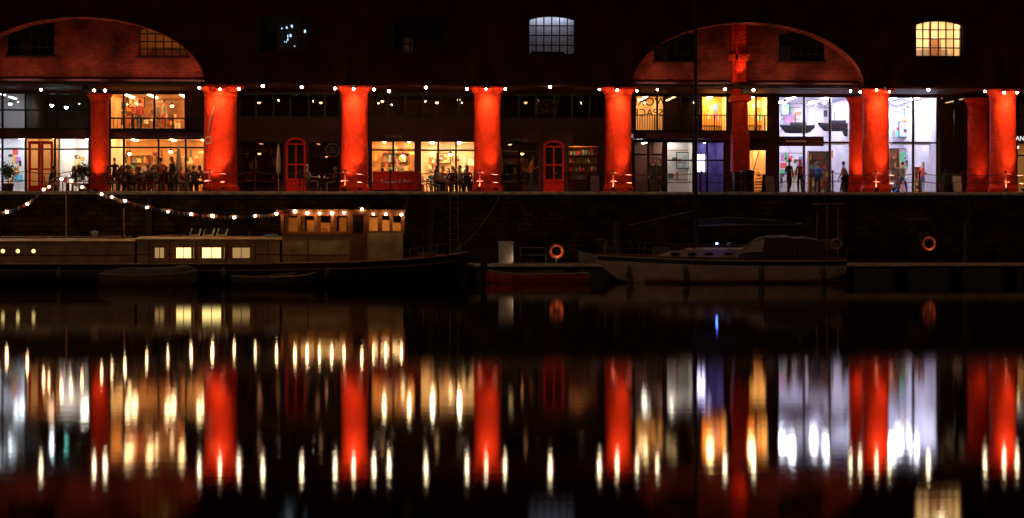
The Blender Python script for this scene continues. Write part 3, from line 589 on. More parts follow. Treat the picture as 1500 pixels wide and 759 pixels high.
def person(X,Y,rz,kind,top,legs,skin=(.55,.3,.2),hair=(.05,.03,.02),long=False,z=QZ,sc=1.0):
    vs,fs,reg,J=body(kind); m=MB(); mm={'t':cm(top,.85),'p':cm(legs,.85),'s':cm(skin,.6),'b':cm((.03,.025,.02))}
    for r in 'tpsb': m.add(vs,[f for f,q in zip(fs,reg) if q==r],mm[r],True)
    sk=mm['s']; H=Vector(J['hd'][0])+Vector((0,.01,.055))
    def jaw(q):
        if q.z<0: k=1+q.z*3.2; q.x*=k; q.y*=(1+q.z*1.2)
        return q
    m.sph(H,(.073,.093,.115),sk,12,10,jaw)
    m.tube([H+Vector((0,.088,.012)),H+Vector((0,.108,-.018)),H+Vector((0,.088,-.03))],[.008,.014,.01],6,sk)
    for s in (-1,1):
        m.sph(H+Vector((.028*s,.082,.008)),(.013,.008,.009),cm((.04,.03,.03)),6,5); m.sph(H+Vector((.074*s,-.005,-.005)),(.012,.02,.03),sk,6,5)
    m.sph(H+Vector((0,.082,-.052)),(.024,.008,.007),cm((.4,.12,.1)),6,5)
    hm=cm(hair,.7)
    def hc(q):
        if q.y>.02 and q.z<.05: q.y=min(q.y,.045); q.z=max(q.z,.03)
        return q
    m.sph(H+Vector((0,-.012,.02)),(.082,.1,.112),hm,12,9,hc)
    if long: m.sph(H+Vector((0,-.06,-.09)),(.085,.05,.14),hm,10,7)
    for n,s in (('l',-1),('r',1)):
        wr=Vector(J['wr'+n][0]); ha=Vector(J['ha'+n][0]); d=(ha-wr).normalized(); side=Vector((1,0,0)) if abs(d.x)<.7 and abs(d.z)<.8 else Vector((0,1,0))
        side=(side-d*side.dot(d)).normalized(); nrm=d.cross(side)
        for k,L in enumerate((.07,.08,.075,.06)):
            b=ha+side*(.016*(k-1.5)*1.15)+d*.01; m.tube([b,b+d*L*.5,b+d*L*.8+nrm*.012,b+d*L*.9+nrm*.028],[.009,.0085,.0075,.006],5,sk)
        b=wr.lerp(ha,.5)+side*.025; m.tube([b,b+side*.025+d*.025,b+side*.03+d*.055],[.011,.0095,.007],5,sk)
    o=m.build("person",None,(X,Y,z),rz); o.scale=(sc,sc,sc)
R=random.Random(3)
dk=[(.06,.04,.04),(.2,.03,.03),(.05,.08,.14),(.4,.05,.04),(.18,.12,.08),(.02,.02,.02),(.35,.28,.22),(.5,.12,.05),(.1,.12,.08)]
def group(px,Y,n=4,inside=False,kinds=('sit','lean','back')):
    X=SX(px,Y); table(X,Y)
    for k in range(n):
        a=2*math.pi*k/n+R.uniform(-.2,.2)+.5; d=.68
        cx,cy=X+d*math.cos(a),Y+d*math.sin(a); rz=math.atan2(Y-cy,X-cx)-math.pi/2
        chair(cx,cy,rz); person(cx,cy,rz,R.choice(kinds),R.choice(dk),R.choice(dk),hair=R.choice([(.03,.02,.015),(.1,.05,.02),(.3,.2,.1),(.15,.13,.12)]),long=R.random()<.5,sc=R.uniform(.95,1.04))
group(180,83.4,4); group(211,83.3,4); group(243,84.0,3); group(281,83.5,4); group(655,83.6,4); group(682,84.2,3); group(560,87.0,3); group(648,87.8,3)
group(196,87.2,3); group(262,87.4,3); group(625,87.6,2); group(685,88.2,3); group(470,83.2,2)
chair(SX(425,83.6),83.6,-1.5,REDP); chair(SX(443,83.6),83.6,1.5,REDP); chair(SX(625,83.5),83.5,-1.3,REDP); chair(SX(699,83.3),83.3,1.2,REDP)
group(92,84,2)
def umbrella(px,Y):
    X=SX(px,Y); m=MB(); m.lathe([(.25,0),(.25,.06),(.03,.08),(.022,.1),(.022,2.5),(.001,2.52)],(0,0,0),12,METAL); m.lathe([(.03,.95),(.13,1.1),(.12,1.6),(.07,2.2),(.02,2.45)],(0,0,0),10,mat("folded_parasol",(.55,.42,.3),.8,0,8,.3)); m.build("folded_parasol",None,(X,Y,QZ))
umbrella(733,83.8); umbrella(262,83.0); umbrella(408,83.6)
person(SX(236,84.4),84.4,.4,'talk',(.6,.15,.03),(.03,.03,.05)); person(SX(252,82.9),82.9,2.2,'stand',(.05,.04,.05),(.03,.03,.04),long=True); person(SX(168,84.6),84.6,3,'talk',(.05,.03,.03),(.03,.03,.03))
person(SX(779,81.5),81.5,-1.3,'talk',(.75,.22,.03),(.06,.12,.25),hair=(.06,.03,.02))
person(SX(957,84),84,2.9,'stand',(.04,.03,.03),(.03,.03,.03)); person(SX(966,84.3),84.3,1.9,'talk',(.06,.03,.03),(.03,.03,.03))
person(SX(1156,84.5),84.5,-2.6,'talk',(.03,.03,.04),(.02,.02,.03)); person(SX(1172,84.6),84.6,2.4,'stand',(.35,.04,.03),(.02,.02,.03),long=True); person(SX(1197,86.8),86.8,3,'stand',(.05,.1,.3),(.03,.03,.04)); person(SX(1236,87),87,1,'walk',(.3,.1,.05),(.03,.03,.04))
person(SX(1352,88),88,3,'stand',(.7,.06,.04),(.1,.12,.2),long=True); person(SX(1362,87.4),87.4,2,'talk',(.05,.1,.2),(.03,.03,.04)); person(SX(1322,87),87,-1,'walk',(.25,.2,.1),(.03,.04,.08))
person(SX(225,88.4),88.4,3.1,'stand',(.1,.04,.03),(.03,.03,.03)); person(SX(585,86.8),86.8,3.1,'stand',(.6,.5,.4),(.03,.03,.03))
for px in (195,240,205): person(SX(px,87.5),87.5,R.uniform(1,4),'stand',R.choice(dk),R.choice(dk),z=7.46,sc=.98)
def barrier(px0,px1,Y,h,t=None):
    x0,x1=SX(px0,Y),SX(px1,Y); m=MB(); n=max(1,round((x1-x0)/1.3))
    for i in range(n+1): X=x0+(x1-x0)*i/n; m.tube([(X,Y,QZ),(X,Y,QZ+h+.05)],.02,6,METAL); m.lathe([(.16,0),(.16,.02),(.02,.03)],(X,Y,QZ),12,METAL)
    k=24; vs=[]
    for i in range(k+1):
        X=x0+.03+(x1-x0-.06)*i/k; yy=Y-.026+.012*math.sin(i*1.3); vs+=[(X,yy,QZ+.12),(X,yy,QZ+h)]
    m.add(vs,[(2*i,2*i+2,2*i+3,2*i+1) for i in range(k)],REDP,True); o=m.build("cafe_windbreak")
    if t: text(t,"lettering",((x0+x1)/2,Y-.045,QZ+h*.45),.26,WHITEW,o,ext=.002)
barrier(545,614,82.0,1.05,"Kitchen & Bar")
flood(SX(580,80.6),80.9,ZL-.1,(SX(580,82),82,QZ+.6),110,40,(1,.62,.4),"shopfront_spot")  # spot aimed at the windbreak, no door here
def plant(px,Y,h,r):
    X=SX(px,Y); m=MB(); m.lathe([(.001,0),(.2,0),(.28,.45),(.3,.48),(.26,.48),(.25,.42),(.001,.42)],(0,0,0),18,cm((.12,.05,.03)))
    m.tube([(0,0,.4),(.02,.01,h*.6)],[.03,.015],6,WOOD)
    for i in range(620):
        a=random.random()*6.28; b=math.acos(random.uniform(-1,1)); rr=r*random.uniform(.35,1.05)*(1+.25*math.sin(3*a+i%3)); c=Vector((math.sin(b)*math.cos(a)*rr,math.sin(b)*math.sin(a)*rr,h*.68+math.cos(b)*rr*1.1))
        u=Vector((random.uniform(-1,1),random.uniform(-1,1),random.uniform(-1,1))).normalized()*.07; v=u.cross(Vector((random.random(),random.random(),1))).normalized()*.035
        m.add([c-u,c+v,c+u,c-v],[(0,1,2,3)],LEAF)
    m.build("potted_plant",None,(X,Y,QZ))
plant(122,84.3,1.6,.42); plant(12,84.3,1.6,.4); plant(744,84.2,1.5,.3); plant(1240,84.6,1.1,.3); plant(1384,84.6,1.2,.35); plant(510,84.8,1.3,.3)
m=MB(); m.lathe([(.001,0),(.3,0),(.32,.05),(.32,.95),(.36,.98),(.34,1.08),(.15,1.14),(.001,1.15)],(0,0,0),20,BLACK); m.box(-.18,.18,-.335,-.3,.72,.85,FRAME); m.build("litter_bin",None,(SX(1095,81.2),81.2,QZ))
for px in (870,1126,1400):
    m=MB()
    for s in (-1,1): m.add([(-.3,s*.25,0),(.3,s*.25,0),(.3,s*.04,1.0),(-.3,s*.04,1.0),(-.3,s*.28,0),(.3,s*.28,0),(.3,s*.07,1.0),(-.3,s*.07,1.0)],[(0,1,2,3),(4,5,6,7),(0,1,5,4),(2,3,7,6),(1,2,6,5),(0,3,7,4)],BLACK)
    m.add([(-.24,-.265,.1),(.24,-.265,.1),(.24,-.1,.9),(-.24,-.1,.9)],[(0,1,2,3)],cm((.3,.22,.18))); m.build("a_board_sign",None,(SX(px,84),84,QZ),.15)
m=MB(); X=-34.0; xs=[]
while X<48: xs.append(X); X+=2.18
for i,X in enumerate(xs):
    m.lathe([(.07,0),(.07,.05),(.04,.08),(.035,.95),(.055,.98),(.055,1.03),(.02,1.08),(.001,1.09)],(X,80.3,QZ),8,CHAIN)
    if i<len(xs)-1:
        for zz,sg in ((.98,.14),(.55,.1)):
            m.tube([(X+2.18*t/8,80.3,QZ+zz-sg*4*(t/8)*(1-t/8)) for t in range(9)],.018,4,CHAIN)
m.build("chain_railing")
m=MB(); X=SX(306,81); m.tube([(X-.05,81.0,7.0),(X+.05,80.95,7.6),(X+.25,81.0,8.4)],.03,6,METAL); m.torus((X-.02,81.0,6.75),.16,.03,METAL,n=14,k=6); m.build("column_hook",wh)
# ------------------------------------------------------------------ hull helper
def hull(m,st,mh,md,top=None,ns=8,e=.55,dz=.06):
    ring=[]
    for (x,yc,hb,zk,zs) in st:
        r=[]
        for k in range(-ns,ns+1):
            a=abs(k)/ns; s=1 if k>=0 else -1
            r.append((x,yc+s*hb*math.sin(a*math.pi/2)**e,zk+(zs-zk)*a**1.6))
        ring.append(r)
    n=2*ns+1
    for i in range(len(ring)-1):
        fs=[(k,n+k,n+k+1,k+1) for k in range(n-1)]; m.add(ring[i]+ring[i+1],fs,mh,True)
        a,b=ring[i],ring[i+1]; m.quad((a[0][0],a[0][1],a[0][2]-dz),(b[0][0],b[0][1],b[0][2]-dz),(b[-1][0],b[-1][1],b[-1][2]-dz),(a[-1][0],a[-1][1],a[-1][2]-dz),md)
        if top:
            for s in (0,-1): m.tube([a[s],b[s]],top[1],6,top[0])
    m.add(ring[0],[tuple(range(n))],mh); m.add(ring[-1],[tuple(range(n))[::-1]],mh)
# ------------------------------------------------------------------ barge
YB=75.0; HB=2.1; YN=YB-HB
bg_=empty("canal_barge")
bx=lambda px:SX(px,73.3); bz=lambda py,px:SZ(py,px,73.3)
x1=bx(686); x0=bx(-90)
st=[]
prof=[(0,.5,.95,0.4),(.04,.85,.92,-.1),(.1,.98,.9,-.5),(.3,1,.88,-.6),(.6,1,.9,-.6),(.78,1,.97,-.6),(.88,.9,1.07,-.6),(.94,.66,1.18,-.45),(.975,.4,1.27,-.2),(1,.06,1.36,.5)]
for t,h,zs,zk in prof: st.append((x0+(x1-x0)*t,YB,HB*h,zk,zs))
GUN=mat("gunwale_paint",(.32,.16,.09),.5)
m=MB(); hull(m,st,mat("black_hull_paint",(.022,.016,.014),.35,0,3,.4),mat("barge_deck",(.12,.05,.03),.7),(GUN,.05)); 
m.tube([(s[0],YB-s[2]-.02,s[4]-.28) for s in st[1:-1]],.04,6,GUN)
m.build("hull",bg_)
CRM=mat("cream_boat_paint",(.52,.34,.16),.45,0,1.5,.35); BRN=mat("brown_boat_paint",(.2,.07,.03),.5,0,3,.2)
m=MB(); yf=YB-1.55; yb_=YB+1.55
def cabin(px0,px1,z0,z1,mm,roofm,ov=.08,cam_=.12):
    a,b=bx(px0),bx(px1); m.box(a,b,yf,yb_,z0,z1,mm)
    n=8
    for i in range(n):
        y0=yf-ov+(yb_-yf+2*ov)*i/n; y1=yf-ov+(yb_-yf+2*ov)*(i+1)/n; f=lambda y:cam_*(1-((y-YB)/(1.55+ov))**2)
        m.add([(a-ov,y0,z1+.003+f(y0)),(b+ov,y0,z1+.003+f(y0)),(b+ov,y1,z1+.003+f(y1)),(a-ov,y1,z1+.003+f(y1)),(a-ov,y0,z1+.06+f(y0)),(b+ov,y0,z1+.06+f(y0)),(b+ov,y1,z1+.06+f(y1)),(a-ov,y1,z1+.06+f(y1))],[(0,1,2,3),(4,5,6,7),(0,1,5,4),(2,3,7,6),(1,2,6,5),(0,3,7,4)],roofm)
cabin(-60,196,.8,1.85,CRM,CRM); cabin(200,409,.8,1.93,CRM,CRM)
m.box(bx(200),bx(409),yf-.03,yf-.002,1.28,1.33,BRN); m.box(bx(-60),bx(196),yf-.03,yf-.002,1.25,1.3,BRN)
for px in (218,248,287,332,374,392): m.box(bx(px)-.02,bx(px)+.02,yf-.02,yf-.003,.85,1.9,BRN)
lit=emi("boat_window_glow",(1,.72,.24),2.2); lit2=emi("boat_window_dim",(1,.58,.2),.4)
for a,b,l in ((224,242,lit2),(254,283,lit),(291,328,lit),(336,370,lit2)):
    X0,X1=bx(a),bx(b); Z0,Z1=bz(378,a),bz(363,a); m.box(X0-.05,X1+.05,yf-.025,yf-.001,Z0-.05,Z1+.05,WOOD); m.box(X0,X1,yf-.04,yf-.026,Z0,Z1,l); m.box((X0+X1)/2-.015,(X0+X1)/2+.015,yf-.05,yf-.041,Z0,Z1,WOOD)
    m.box(X0,X0+(X1-X0)*.13,yf-.046,yf-.0405,Z0,Z1,cm((.5,.25,.08))); m.box(X1-(X1-X0)*.13,X1,yf-.046,yf-.0405,Z0,Z1,cm((.5,.25,.08)))
for px in (-40,-15,3,25,48):
    X=bx(px); Z=bz(368,px); m.torus((X,yf-.02,Z),.12,.025,METAL,n=16,k=6); m.sph((X,yf-.0,Z),(.085,.02,.085),lit if px>0 else lit2,12,6)
m.build("coachroof",bg_)
m=MB()
for px in (272,292,312):
    X=bx(px); m.add([(X,YB-.6,2.15),(X+.45,YB-.6,2.15),(X+.5,YB-.2,2.45),(X+.05,YB-.2,2.45),(X,YB-.55,2.1),(X+.45,YB-.55,2.1),(X+.5,YB-.15,2.4),(X+.05,YB-.15,2.4)],[(0,1,2,3),(4,5,6,7),(0,1,5,4),(2,3,7,6),(1,2,6,5),(0,3,7,4)],WHITEP); m.add([(X+.06,YB-.605,2.19),(X+.39,YB-.605,2.19),(X+.44,YB-.245,2.46),(X+.11,YB-.245,2.46)],[(0,1,2,3)],BLACK); m.box(X+.04,X+.42,YB-.57,YB-.2,2.0,2.12,WOOD)
m.lathe([(.12,0),(.12,.2),(.2,.35),(.03,.42)],(bx(130),YB-.4,1.95),10,METAL); m.box(bx(225),bx(262),YB-.5,YB+.4,2.03,2.17,WOOD); m.tube([(bx(360),YB,2),(bx(360),YB,2.35)],.06,8,BLACK); m.box(bx(385),bx(404),YB-.8,YB-.3,1.98,2.2,cm((.1,.2,.35)))
m.box(bx(30),bx(60),YB-.5,YB+.4,1.95,2.12,WOOD); m.tube([(bx(-50),YB-1.2,2.1),(bx(190),YB-1.2,2.1)],.02,5,METAL); m.box(bx(150),bx(168),YB-.7,YB-.2,1.93,2.15,cm((.3,.08,.05)))
for px in (0,60,110,160): m.tube([(bx(px),YB-1.2,1.88),(bx(px),YB-1.2,2.1)],.015,5,METAL)
m.build("roof_fittings",bg_)
m=MB()
ZR=bz(310,500)
def wheel(px0,px1,z0,zs,z1,ys,ye,wins,mm,low):
    a,b=bx(px0),bx(px1); m.box(a,b,ys,ye,z0,zs,low)
    for i in range(wins+1): X=a+(b-a)*i/wins; m.box(X-.07,X+.07,ys,ys+.08,zs,z1,mm); m.box(X-.07,X+.07,ye-.08,ye,zs,z1,mm)
    for y in (ys,ye-.08): m.box(a,b,y+.01,y+.07,z1-.18,z1-.001,mm); m.box(a,b,y+.01,y+.07,zs,zs+.08,mm)
    m.quad((a,ys+.04,zs),(b,ys+.04,zs),(b,ys+.04,z1),(a,ys+.04,z1),GLASS)
    for i in range(wins):
        X=a+(b-a)*(i+.5)/wins; m.box(X-.28+.1*(i%2),X+.15,ye-.3,ye-.25,zs-.1,z1-.25-.12*(i%3),ORW)
wheel(413,511,.8,bz(342,440),ZR,yf+.05,yb_-.3,4,WOOD,CRM)
wheel(538,590,.8,bz(341,560),ZR,yf+.05,yb_-.3,3,WOOD,CRM)
m.box(bx(511),bx(538),yf+.02,yf+.1,.8,ZR,WOOD); m.box(bx(516),bx(533),yf-.0,yf+.018,1.0,2.2,BRN); m.box(bx(517),bx(532),yf-.0,yf+.018,2.3,ZR-.15,mat("door_pane",(.02,.01,.01),.1))
m.box(bx(404),bx(594),yf-.1,yb_,ZR+.002,ZR+.09,WOOD); m.box(bx(409),bx(592),yf-.06,yf-.02,ZR-.08,ZR+.0,BRN)
m.box(bx(413),bx(511),yf+.02,yf+.048,1.25,1.3,BRN); m.box(bx(450),bx(452),yf+.02,yf+.048,.95,2.0,BRN); m.box(bx(413),bx(511),yf-.0,yf+.048,bz(344,440),bz(341,440),WOOD)
m.box(bx(430),bx(500),YB-.05,YB+.05,ZR-.10,ZR-.06,emi("cabin_strip",(1,.55,.16),12)); m.box(bx(545),bx(585),YB-.05,YB+.05,ZR-.10,ZR-.06,emi("cabin_strip2",(1,.62,.25),30))
m.torus((bx(470),YB-.6,2.15),.3,.025,WOOD,n=20,k=6)
for k in range(6): a=k*math.pi/3; m.tube([(bx(470),YB-.6,2.15),(bx(470)+.38*math.cos(a),YB-.6,2.15+.38*math.sin(a))],.015,5,WOOD)
m.build("wheelhouse",bg_)
m=MB()
m.tube([(bx(177),YB-.8,.9),(bx(176),YB-.8,bz(305,177))],[.05,.03],8,WOOD); m.tube([(bx(85),YB,.9),(bx(85),YB,bz(258,85))],[.05,.025],8,WOOD)
rl=[]
for px in (600,620,640,660,676):
    X=bx(px); z0=1.0+(px-600)/76*.3; y=YB-HB*(.95-(px-600)/76*.75); m.tube([(X,y,z0),(X,y,z0+.55)],.018,5,METAL); rl.append((X,y,z0+.55))
m.tube(rl,.02,5,METAL); m.tube([(p[0],p[1],p[2]-.27) for p in rl],.012,5,METAL)
m.lathe([(.1,0),(.08,.1),(.08,.3),(.13,.36),(.05,.4)],(bx(655),YB,1.1),10,BLACK); m.box(bx(612),bx(640),YB-.6,YB+.3,1.0,1.35,BRN)
for px in (90,330,480): m.tube([(bx(px),YN-.08,.85),(bx(px),YN-.1,.75)],.01,5,ROPE); m.lathe([(.02,.75),(.1,.68),(.12,.5),(.1,.3),(.02,.2)],(bx(px),YN-.12,0),10,cm((.1,.08,.07)))
m.build("masts_and_rails",bg_)
def festoon(pts,pen=True,Y=YN+.4):
    P=[(SX(a,Y),Y,SZ(b,a,Y)) for a,b in pts]; m=MB(); c=[]
    for i in range(len(P)-1):
        for t in (0,.25,.5,.75): p=Vector(P[i]).lerp(Vector(P[i+1]),t); p.z+=.07-.05*math.sin(t*math.pi); c.append(p)
    c.append(Vector(P[-1])+Vector((0,0,.07))); m.tube(c,.01,4,BLACK)
    for i,p in enumerate(P):
        m.sph((p[0],p[1],p[2]-.03+random.uniform(-.04,.03)),.056*random.uniform(.7,1.15),BULB,9,7); m.lathe([(.02,.05),(.03,.03),(.03,.0)],(p[0],p[1],p[2]+.02),6,BLACK)
    if pen:
        L=len(c)
        for i in range(L-1):
            for t in (.3,.8):
                p=c[i].lerp(c[i+1],t); d=(c[i+1]-c[i]).normalized()*.08; pc=cm(random.choice([(.6,.05,.04),(.7,.6,.45),(.1,.1,.3),(.6,.2,.1)])); m.add([p-d,p+d,p+Vector((0,.02*random.uniform(-1,1),-.2))],[(0,1,2)],pc)
    m.build("festoon_lights")
festoon([(90,262),(104,265),(120,273),(149,284),(164,288),(183,294),(215,302),(246,308),(280,313),(311,316),(343,317),(374,316),(405,313),(432,309)])
festoon([(-60,325),(-25,316),(10,310),(40,298),(64,277),(72,272),(90,262)])
festoon([(450,311),(468,311),(486,311),(504,311),(530,305),(547,312),(565,312),(588,314)],False,yf-.18)
festoon([(-150,300),(-110,305),(-60,325)])
# ------------------------------------------------------------------ small boats
def dinghy(px0,px1,Y,zs,hb,mh,cover=None,flip=False,name="dinghy",thw=True):
    a,b=SX(px0,Y),SX(px1,Y); m=MB(); pr=[(0,.75,.02,-.1),(.2,.95,-.02,-.15),(.5,1,-.03,-.18),(.75,.8,.0,-.15),(.92,.4,.08,-.05),(1,.04,.16,.1)]
    L=b-a; S=[]
    for t,h,dz_,zk in pr:
        tt=1-t if flip else t; S.append(((tt-.5)*L,0,hb*h,zk,zs+dz_))
    hull(m,S,mh,mat("dinghy_floor",(.15,.1,.07),.7),(mat("rubbing_strake",(.4,.3,.22),.5),.035),6,.6,.22)
    if cover:
        vs=[];n=len(S)
        for s in S:
            for k in range(5): u=-1+k/2; vs.append((s[0]*.96,s[2]*u,s[4]+.03+.28*(1-u*u)*(1 if abs(s[0])<L*.45 else .2)))
        m.add(vs,[(i*5+k,(i+1)*5+k,(i+1)*5+k+1,i*5+k+1) for i in range(n-1) for k in range(4)],cover,True)
    elif thw:
        for t in (-.25,.05): m.box(L*t,L*t+.22,-hb*.9,hb*.9,zs-.12,zs-.08,WOOD)
        m.tube([(-.3*L,-.2,zs-.02),(.25*L,-.35,zs+.12)],.03,6,WOOD); m.tube([(-.3*L,.2,zs-.02),(.25*L,.25,zs+.14)],.03,6,WOOD)
    m.build(name,None,((a+b)/2,Y,0))
dinghy(148,288,71.6,.5,.75,mat("dinghy_grey",(.2,.15,.12),.4),CAN)
dinghy(340,462,71.8,.38,.65,mat("dinghy_dark",(.09,.06,.05),.4))
dinghy(712,862,74.2,.42,.75,mat("dinghy_red",(.6,.09,.05),.4),None,True)
m=MB(); xx=SX(712,74.2); m.box(-.15,.15,-.15,.15,.75,1.1,BLACK); m.tube([(0,0,.75),(-.03,0,.1)],.06,8,BLACK); m.tube([(.1,0,1.0),(.55,.05,1.12)],.02,6,BLACK); m.build("outboard_motor",None,(xx-.1,74.2,-.15))
# ------------------------------------------------------------------ pontoon
DK=mat("pontoon_decking",(.3,.25,.2),.8,0,5,.3); EDG=mat("pontoon_edge",(.8,.68,.56),.6,0,2,.25)  # pale edge colour stands in for lamplight along the rim
pt=empty("pontoon"); m=MB(); xa,xb=SX(674,76),SX(1560,76)
X=xa
while X<xb: m.box(X+.008,X+.142,76.1,78.0,.74,.80,DK); X+=.15
m.chbox(xa,xb,75.98,76.09,.68,.81,.04,EDG); m.box(xa,xb,78.01,78.1,.66,.81,EDG)
X=xa+.3
while X<xb-2: m.box(X,X+1.9,76.2,77.9,-.3,.655,mat("pontoon_float",(.07,.06,.055),.7)); X+=2.6
m.build("deck_and_floats",pt)
m=MB()
for X in (SX(905,78),SX(1235,78),SX(1420,78)): m.lathe([(.16,-2),(.16,2.6),(.02,2.8)],(X,78.5,0),14,mat("pile_steel",(.05,.04,.035),.6))
for k in range(12): X=xa+1+k*2.4; m.box(X-.14,X+.14,76.2,76.26,.81,.86,METAL); m.box(X-.04,X+.04,76.2,76.26,.86,.93,METAL)
m.build("piles_and_cleats",pt)
m=MB(); m.box(-.33,.33,-.25,.25,0,.98,WHITEP); m.box(-.36,.36,-.28,.28,.98,1.05,WHITEP); m.box(-.26,.26,-.262,-.251,.15,.85,mat("pedestal_door",(.5,.46,.4),.5)); m.box(.17,.2,-.28,-.263,.45,.55,METAL); m.build("service_pedestal",None,(SX(741,76.8),76.8,.80))
ORG=mat("lifebuoy_orange",(.85,.09,.02),.5); STR=mat("lifebuoy_band",(.8,.4,.25),.5)
m=MB(); m.torus((0,0,0),.28,.07,ORG,STR); m.torus((0,0,0),.37,.012,ROPE,n=20,k=5); m.tube([(0,.1,-.6),(0,.1,-.2)],.03,6,METAL); m.tube([(-.2,.1,-.2),(.2,.1,-.2)],.02,6,METAL); m.build("lifebuoy",None,(SX(815,76.6),76.6,1.40))
flood(SX(822,76.3),75.95,.98,(SX(815,76.6),76.6,1.40),9,100,(1,.65,.4),"deck_spotlight")
flood(SX(760,76.3),76.15,.98,(SX(741,76.8),76.8,1.3),4,110,(1,.65,.4),"deck_spotlight")
Xr,Zr=ap(1361,356,79.7); m=MB(); m.torus((0,0,0),.3,.06,ORG,STR); m.torus((0,0,0),.38,.012,ROPE,n=20,k=5); m.box(-.25,.25,.08,.14,-.35,-.3,METAL); m.tube([(0,.1,.3),(0,.1,.55)],.015,5,METAL); m.build("lifebuoy",None,(Xr,79.75,Zr))
flood(Xr+.3,79.2,.98,(Xr,79.75,Zr),13,60,(1,.65,.4),"deck_spotlight")
m=MB(); 
for a in (0,1.2): m.tube([(a,0,0),(a,0,.75)],.025,6,METAL)
m.tube([(0,0,.75),(1.2,0,.75)],.025,6,METAL); m.tube([(0,0,.4),(1.2,0,.4)],.02,6,METAL); m.build("hand_rail",None,(SX(762,77),77,.8))
m=MB()
for s in (-.2,.2): m.tube([(s,0,0),(s,0,3.4)],.025,6,METAL)
for k in range(11): m.tube([(-.2,0,.2+k*.3),(.2,0,.2+k*.3)],.015,5,METAL)
m.build("quay_ladder",None,(SX(665,79.8),79.82,.8))
mh=mat("motorboat_hull",(.35,.3,.26),.4); m=MB(); S=[]
L=3.0
for t,h,dz_,zk in [(0,.05,.25,.2),(.1,.4,.15,-.05),(.3,.8,.08,-.2),(.6,1,0,-.2),(1,.9,0,-.1)]: S.append(((t-.5)*L,0,.8*h,zk,.75+dz_))
hull(m,S,mh,DK,(mh,.03),6,.6,.2); m.box(-.3,.6,-.5,.5,.7,1.15,CAN); m.tube([(1.5,0,.3),(1.55,0,.9)],.06,8,BLACK); m.box(1.4,1.75,-.14,.14,.9,1.3,BLACK); m.add([(-.32,-.5,1.15),(-.32,.5,1.15),(-.1,.45,1.5),(-.1,-.45,1.5)],[(0,1,2,3)],GLASS)
m.tube([(-.32,-.5,1.15),(-.1,-.45,1.5),(-.1,.45,1.5),(-.32,.5,1.15)],.02,5,METAL)
m.build("motor_boat",None,(SX(893,78.9),78.9,.35))
# ------------------------------------------------------------------ yacht
ya_=empty("sailing_yacht"); YY=74.4; yx=lambda px:SX(px,73.3); yz=lambda py,px:SZ(py,px,73.3)
WH=mat("white_gelcoat",(.62,.43,.32),.3,0,2,.2); BL=mat("blue_stripe",(.05,.03,.04),.4)
x0,x1=yx(880),yx(1240); S=[]
for t,h,zs,zk in [(0,.03,1.32,1.0),(.03,.12,1.3,.55),(.08,.3,1.27,.1),(.18,.58,1.22,-.2),(.35,.88,1.15,-.4),(.55,1,1.1,-.45),(.78,.94,1.08,-.35),(.93,.8,1.09,-.05),(1,.7,1.1,.25)]: S.append((x0+(x1-x0)*t,YY,1.65*h,zk,zs))
m=MB(); hull(m,S,WH,mat("yacht_deck",(.35,.3,.25),.6),(WOOD,.045),10,.35,.05)
for k in (.14,.2,.26): m.tube([(s[0],YY-s[2]*.997-.012,s[4]-k) for s in S],.03,6,BL)
m.tube([(s[0],YY-s[2]*.93-.03,.10) for s in S[3:]],.05,6,cm((.25,.03,.03)))
m.build("hull",ya_)
m=MB(); a,b=yx(955),yx(1120)
n=8; vs=[]
for i in range(n+1):
    t=i/n; X=a+(b-a)*t; h=.42*min(1,(t*3.2))**.6+.02; wd=.55+.35*min(1,t*2)
    vs+=[(X,YY-wd,1.05),(X,YY-wd*.88,1.08+h),(X,YY,1.14+h),(X,YY+wd*.88,1.08+h),(X,YY+wd,1.05)]
m.add(vs,[(i*5+k,(i+1)*5+k,(i+1)*5+k+1,i*5+k+1) for i in range(n) for k in range(4)],WH); m.add(vs[-5:],[(0,1,2,3,4)],WH)
for px in (990,1015,1040,1068): X=yx(px); m.sph((X,YY-.86,1.3),(.22,.05,.07),BLACK,12,6)
m.box(yx(962),yx(985),YY-.3,YY+.3,1.3,1.62,mat("deck_hatch",(.2,.15,.12),.5)); m.box(yx(990),yx(1006),YY-.4,YY+.2,1.5,1.75,CAN); m.lathe([(.05,0),(.05,.12),(.14,.16),(.12,.26),(.02,.28)],(yx(1072),YY-.5,1.55),10,METAL)
m.tube([(yx(985),YY-.82,1.62),(yx(1075),YY-.84,1.66)],.018,5,WOOD)
m.build("coachroof",ya_)
m=MB(); a,b=yx(1082),yx(1205); n=10; vs=[];HN=mat("sprayhood_canvas",(.09,.05,.04),.8,0,5,.35)
for i in range(n+1):
    t=i/n; X=a+(b-a)*t; h=1.0*math.sin(min(1,t*2.2)*math.pi/2)**.8-.25*max(0,t-.5)+.035*math.sin(i*2.4); 
    for k in range(9): th_=math.pi*k/8; vs.append((X,YY-1.05*math.cos(th_),1.15+max(.02,h)*math.sin(th_)**.6))
m.add(vs,[(i*9+k,(i+1)*9+k,(i+1)*9+k+1,i*9+k+1) for i in range(n) for k in range(8)],HN,True)
m.add([(a+.15,YY-1.12,1.35),(a+1.1,YY-1.12,1.4),(a+1.2,YY-1.0,1.98),(a+.7,YY-1.0,1.88)],[(0,1,2,3)],cm((.7,.55,.45)))
m.tube([(a+.1,YY-1.1,1.3),(a+.7,YY-1.02,1.9),(a+1.3,YY-1.0,2.05)],.025,6,METAL)
m.build("sprayhood",ya_)
m=MB(); X=yx(1025); m.tube([(X,YY,1.2),(X,YY,15.8)],[.09,.07],10,MAST); m.tube([(X,YY,yz(330,1025)),(yx(1182),YY,yz(328,1182))],.05,8,METAL)
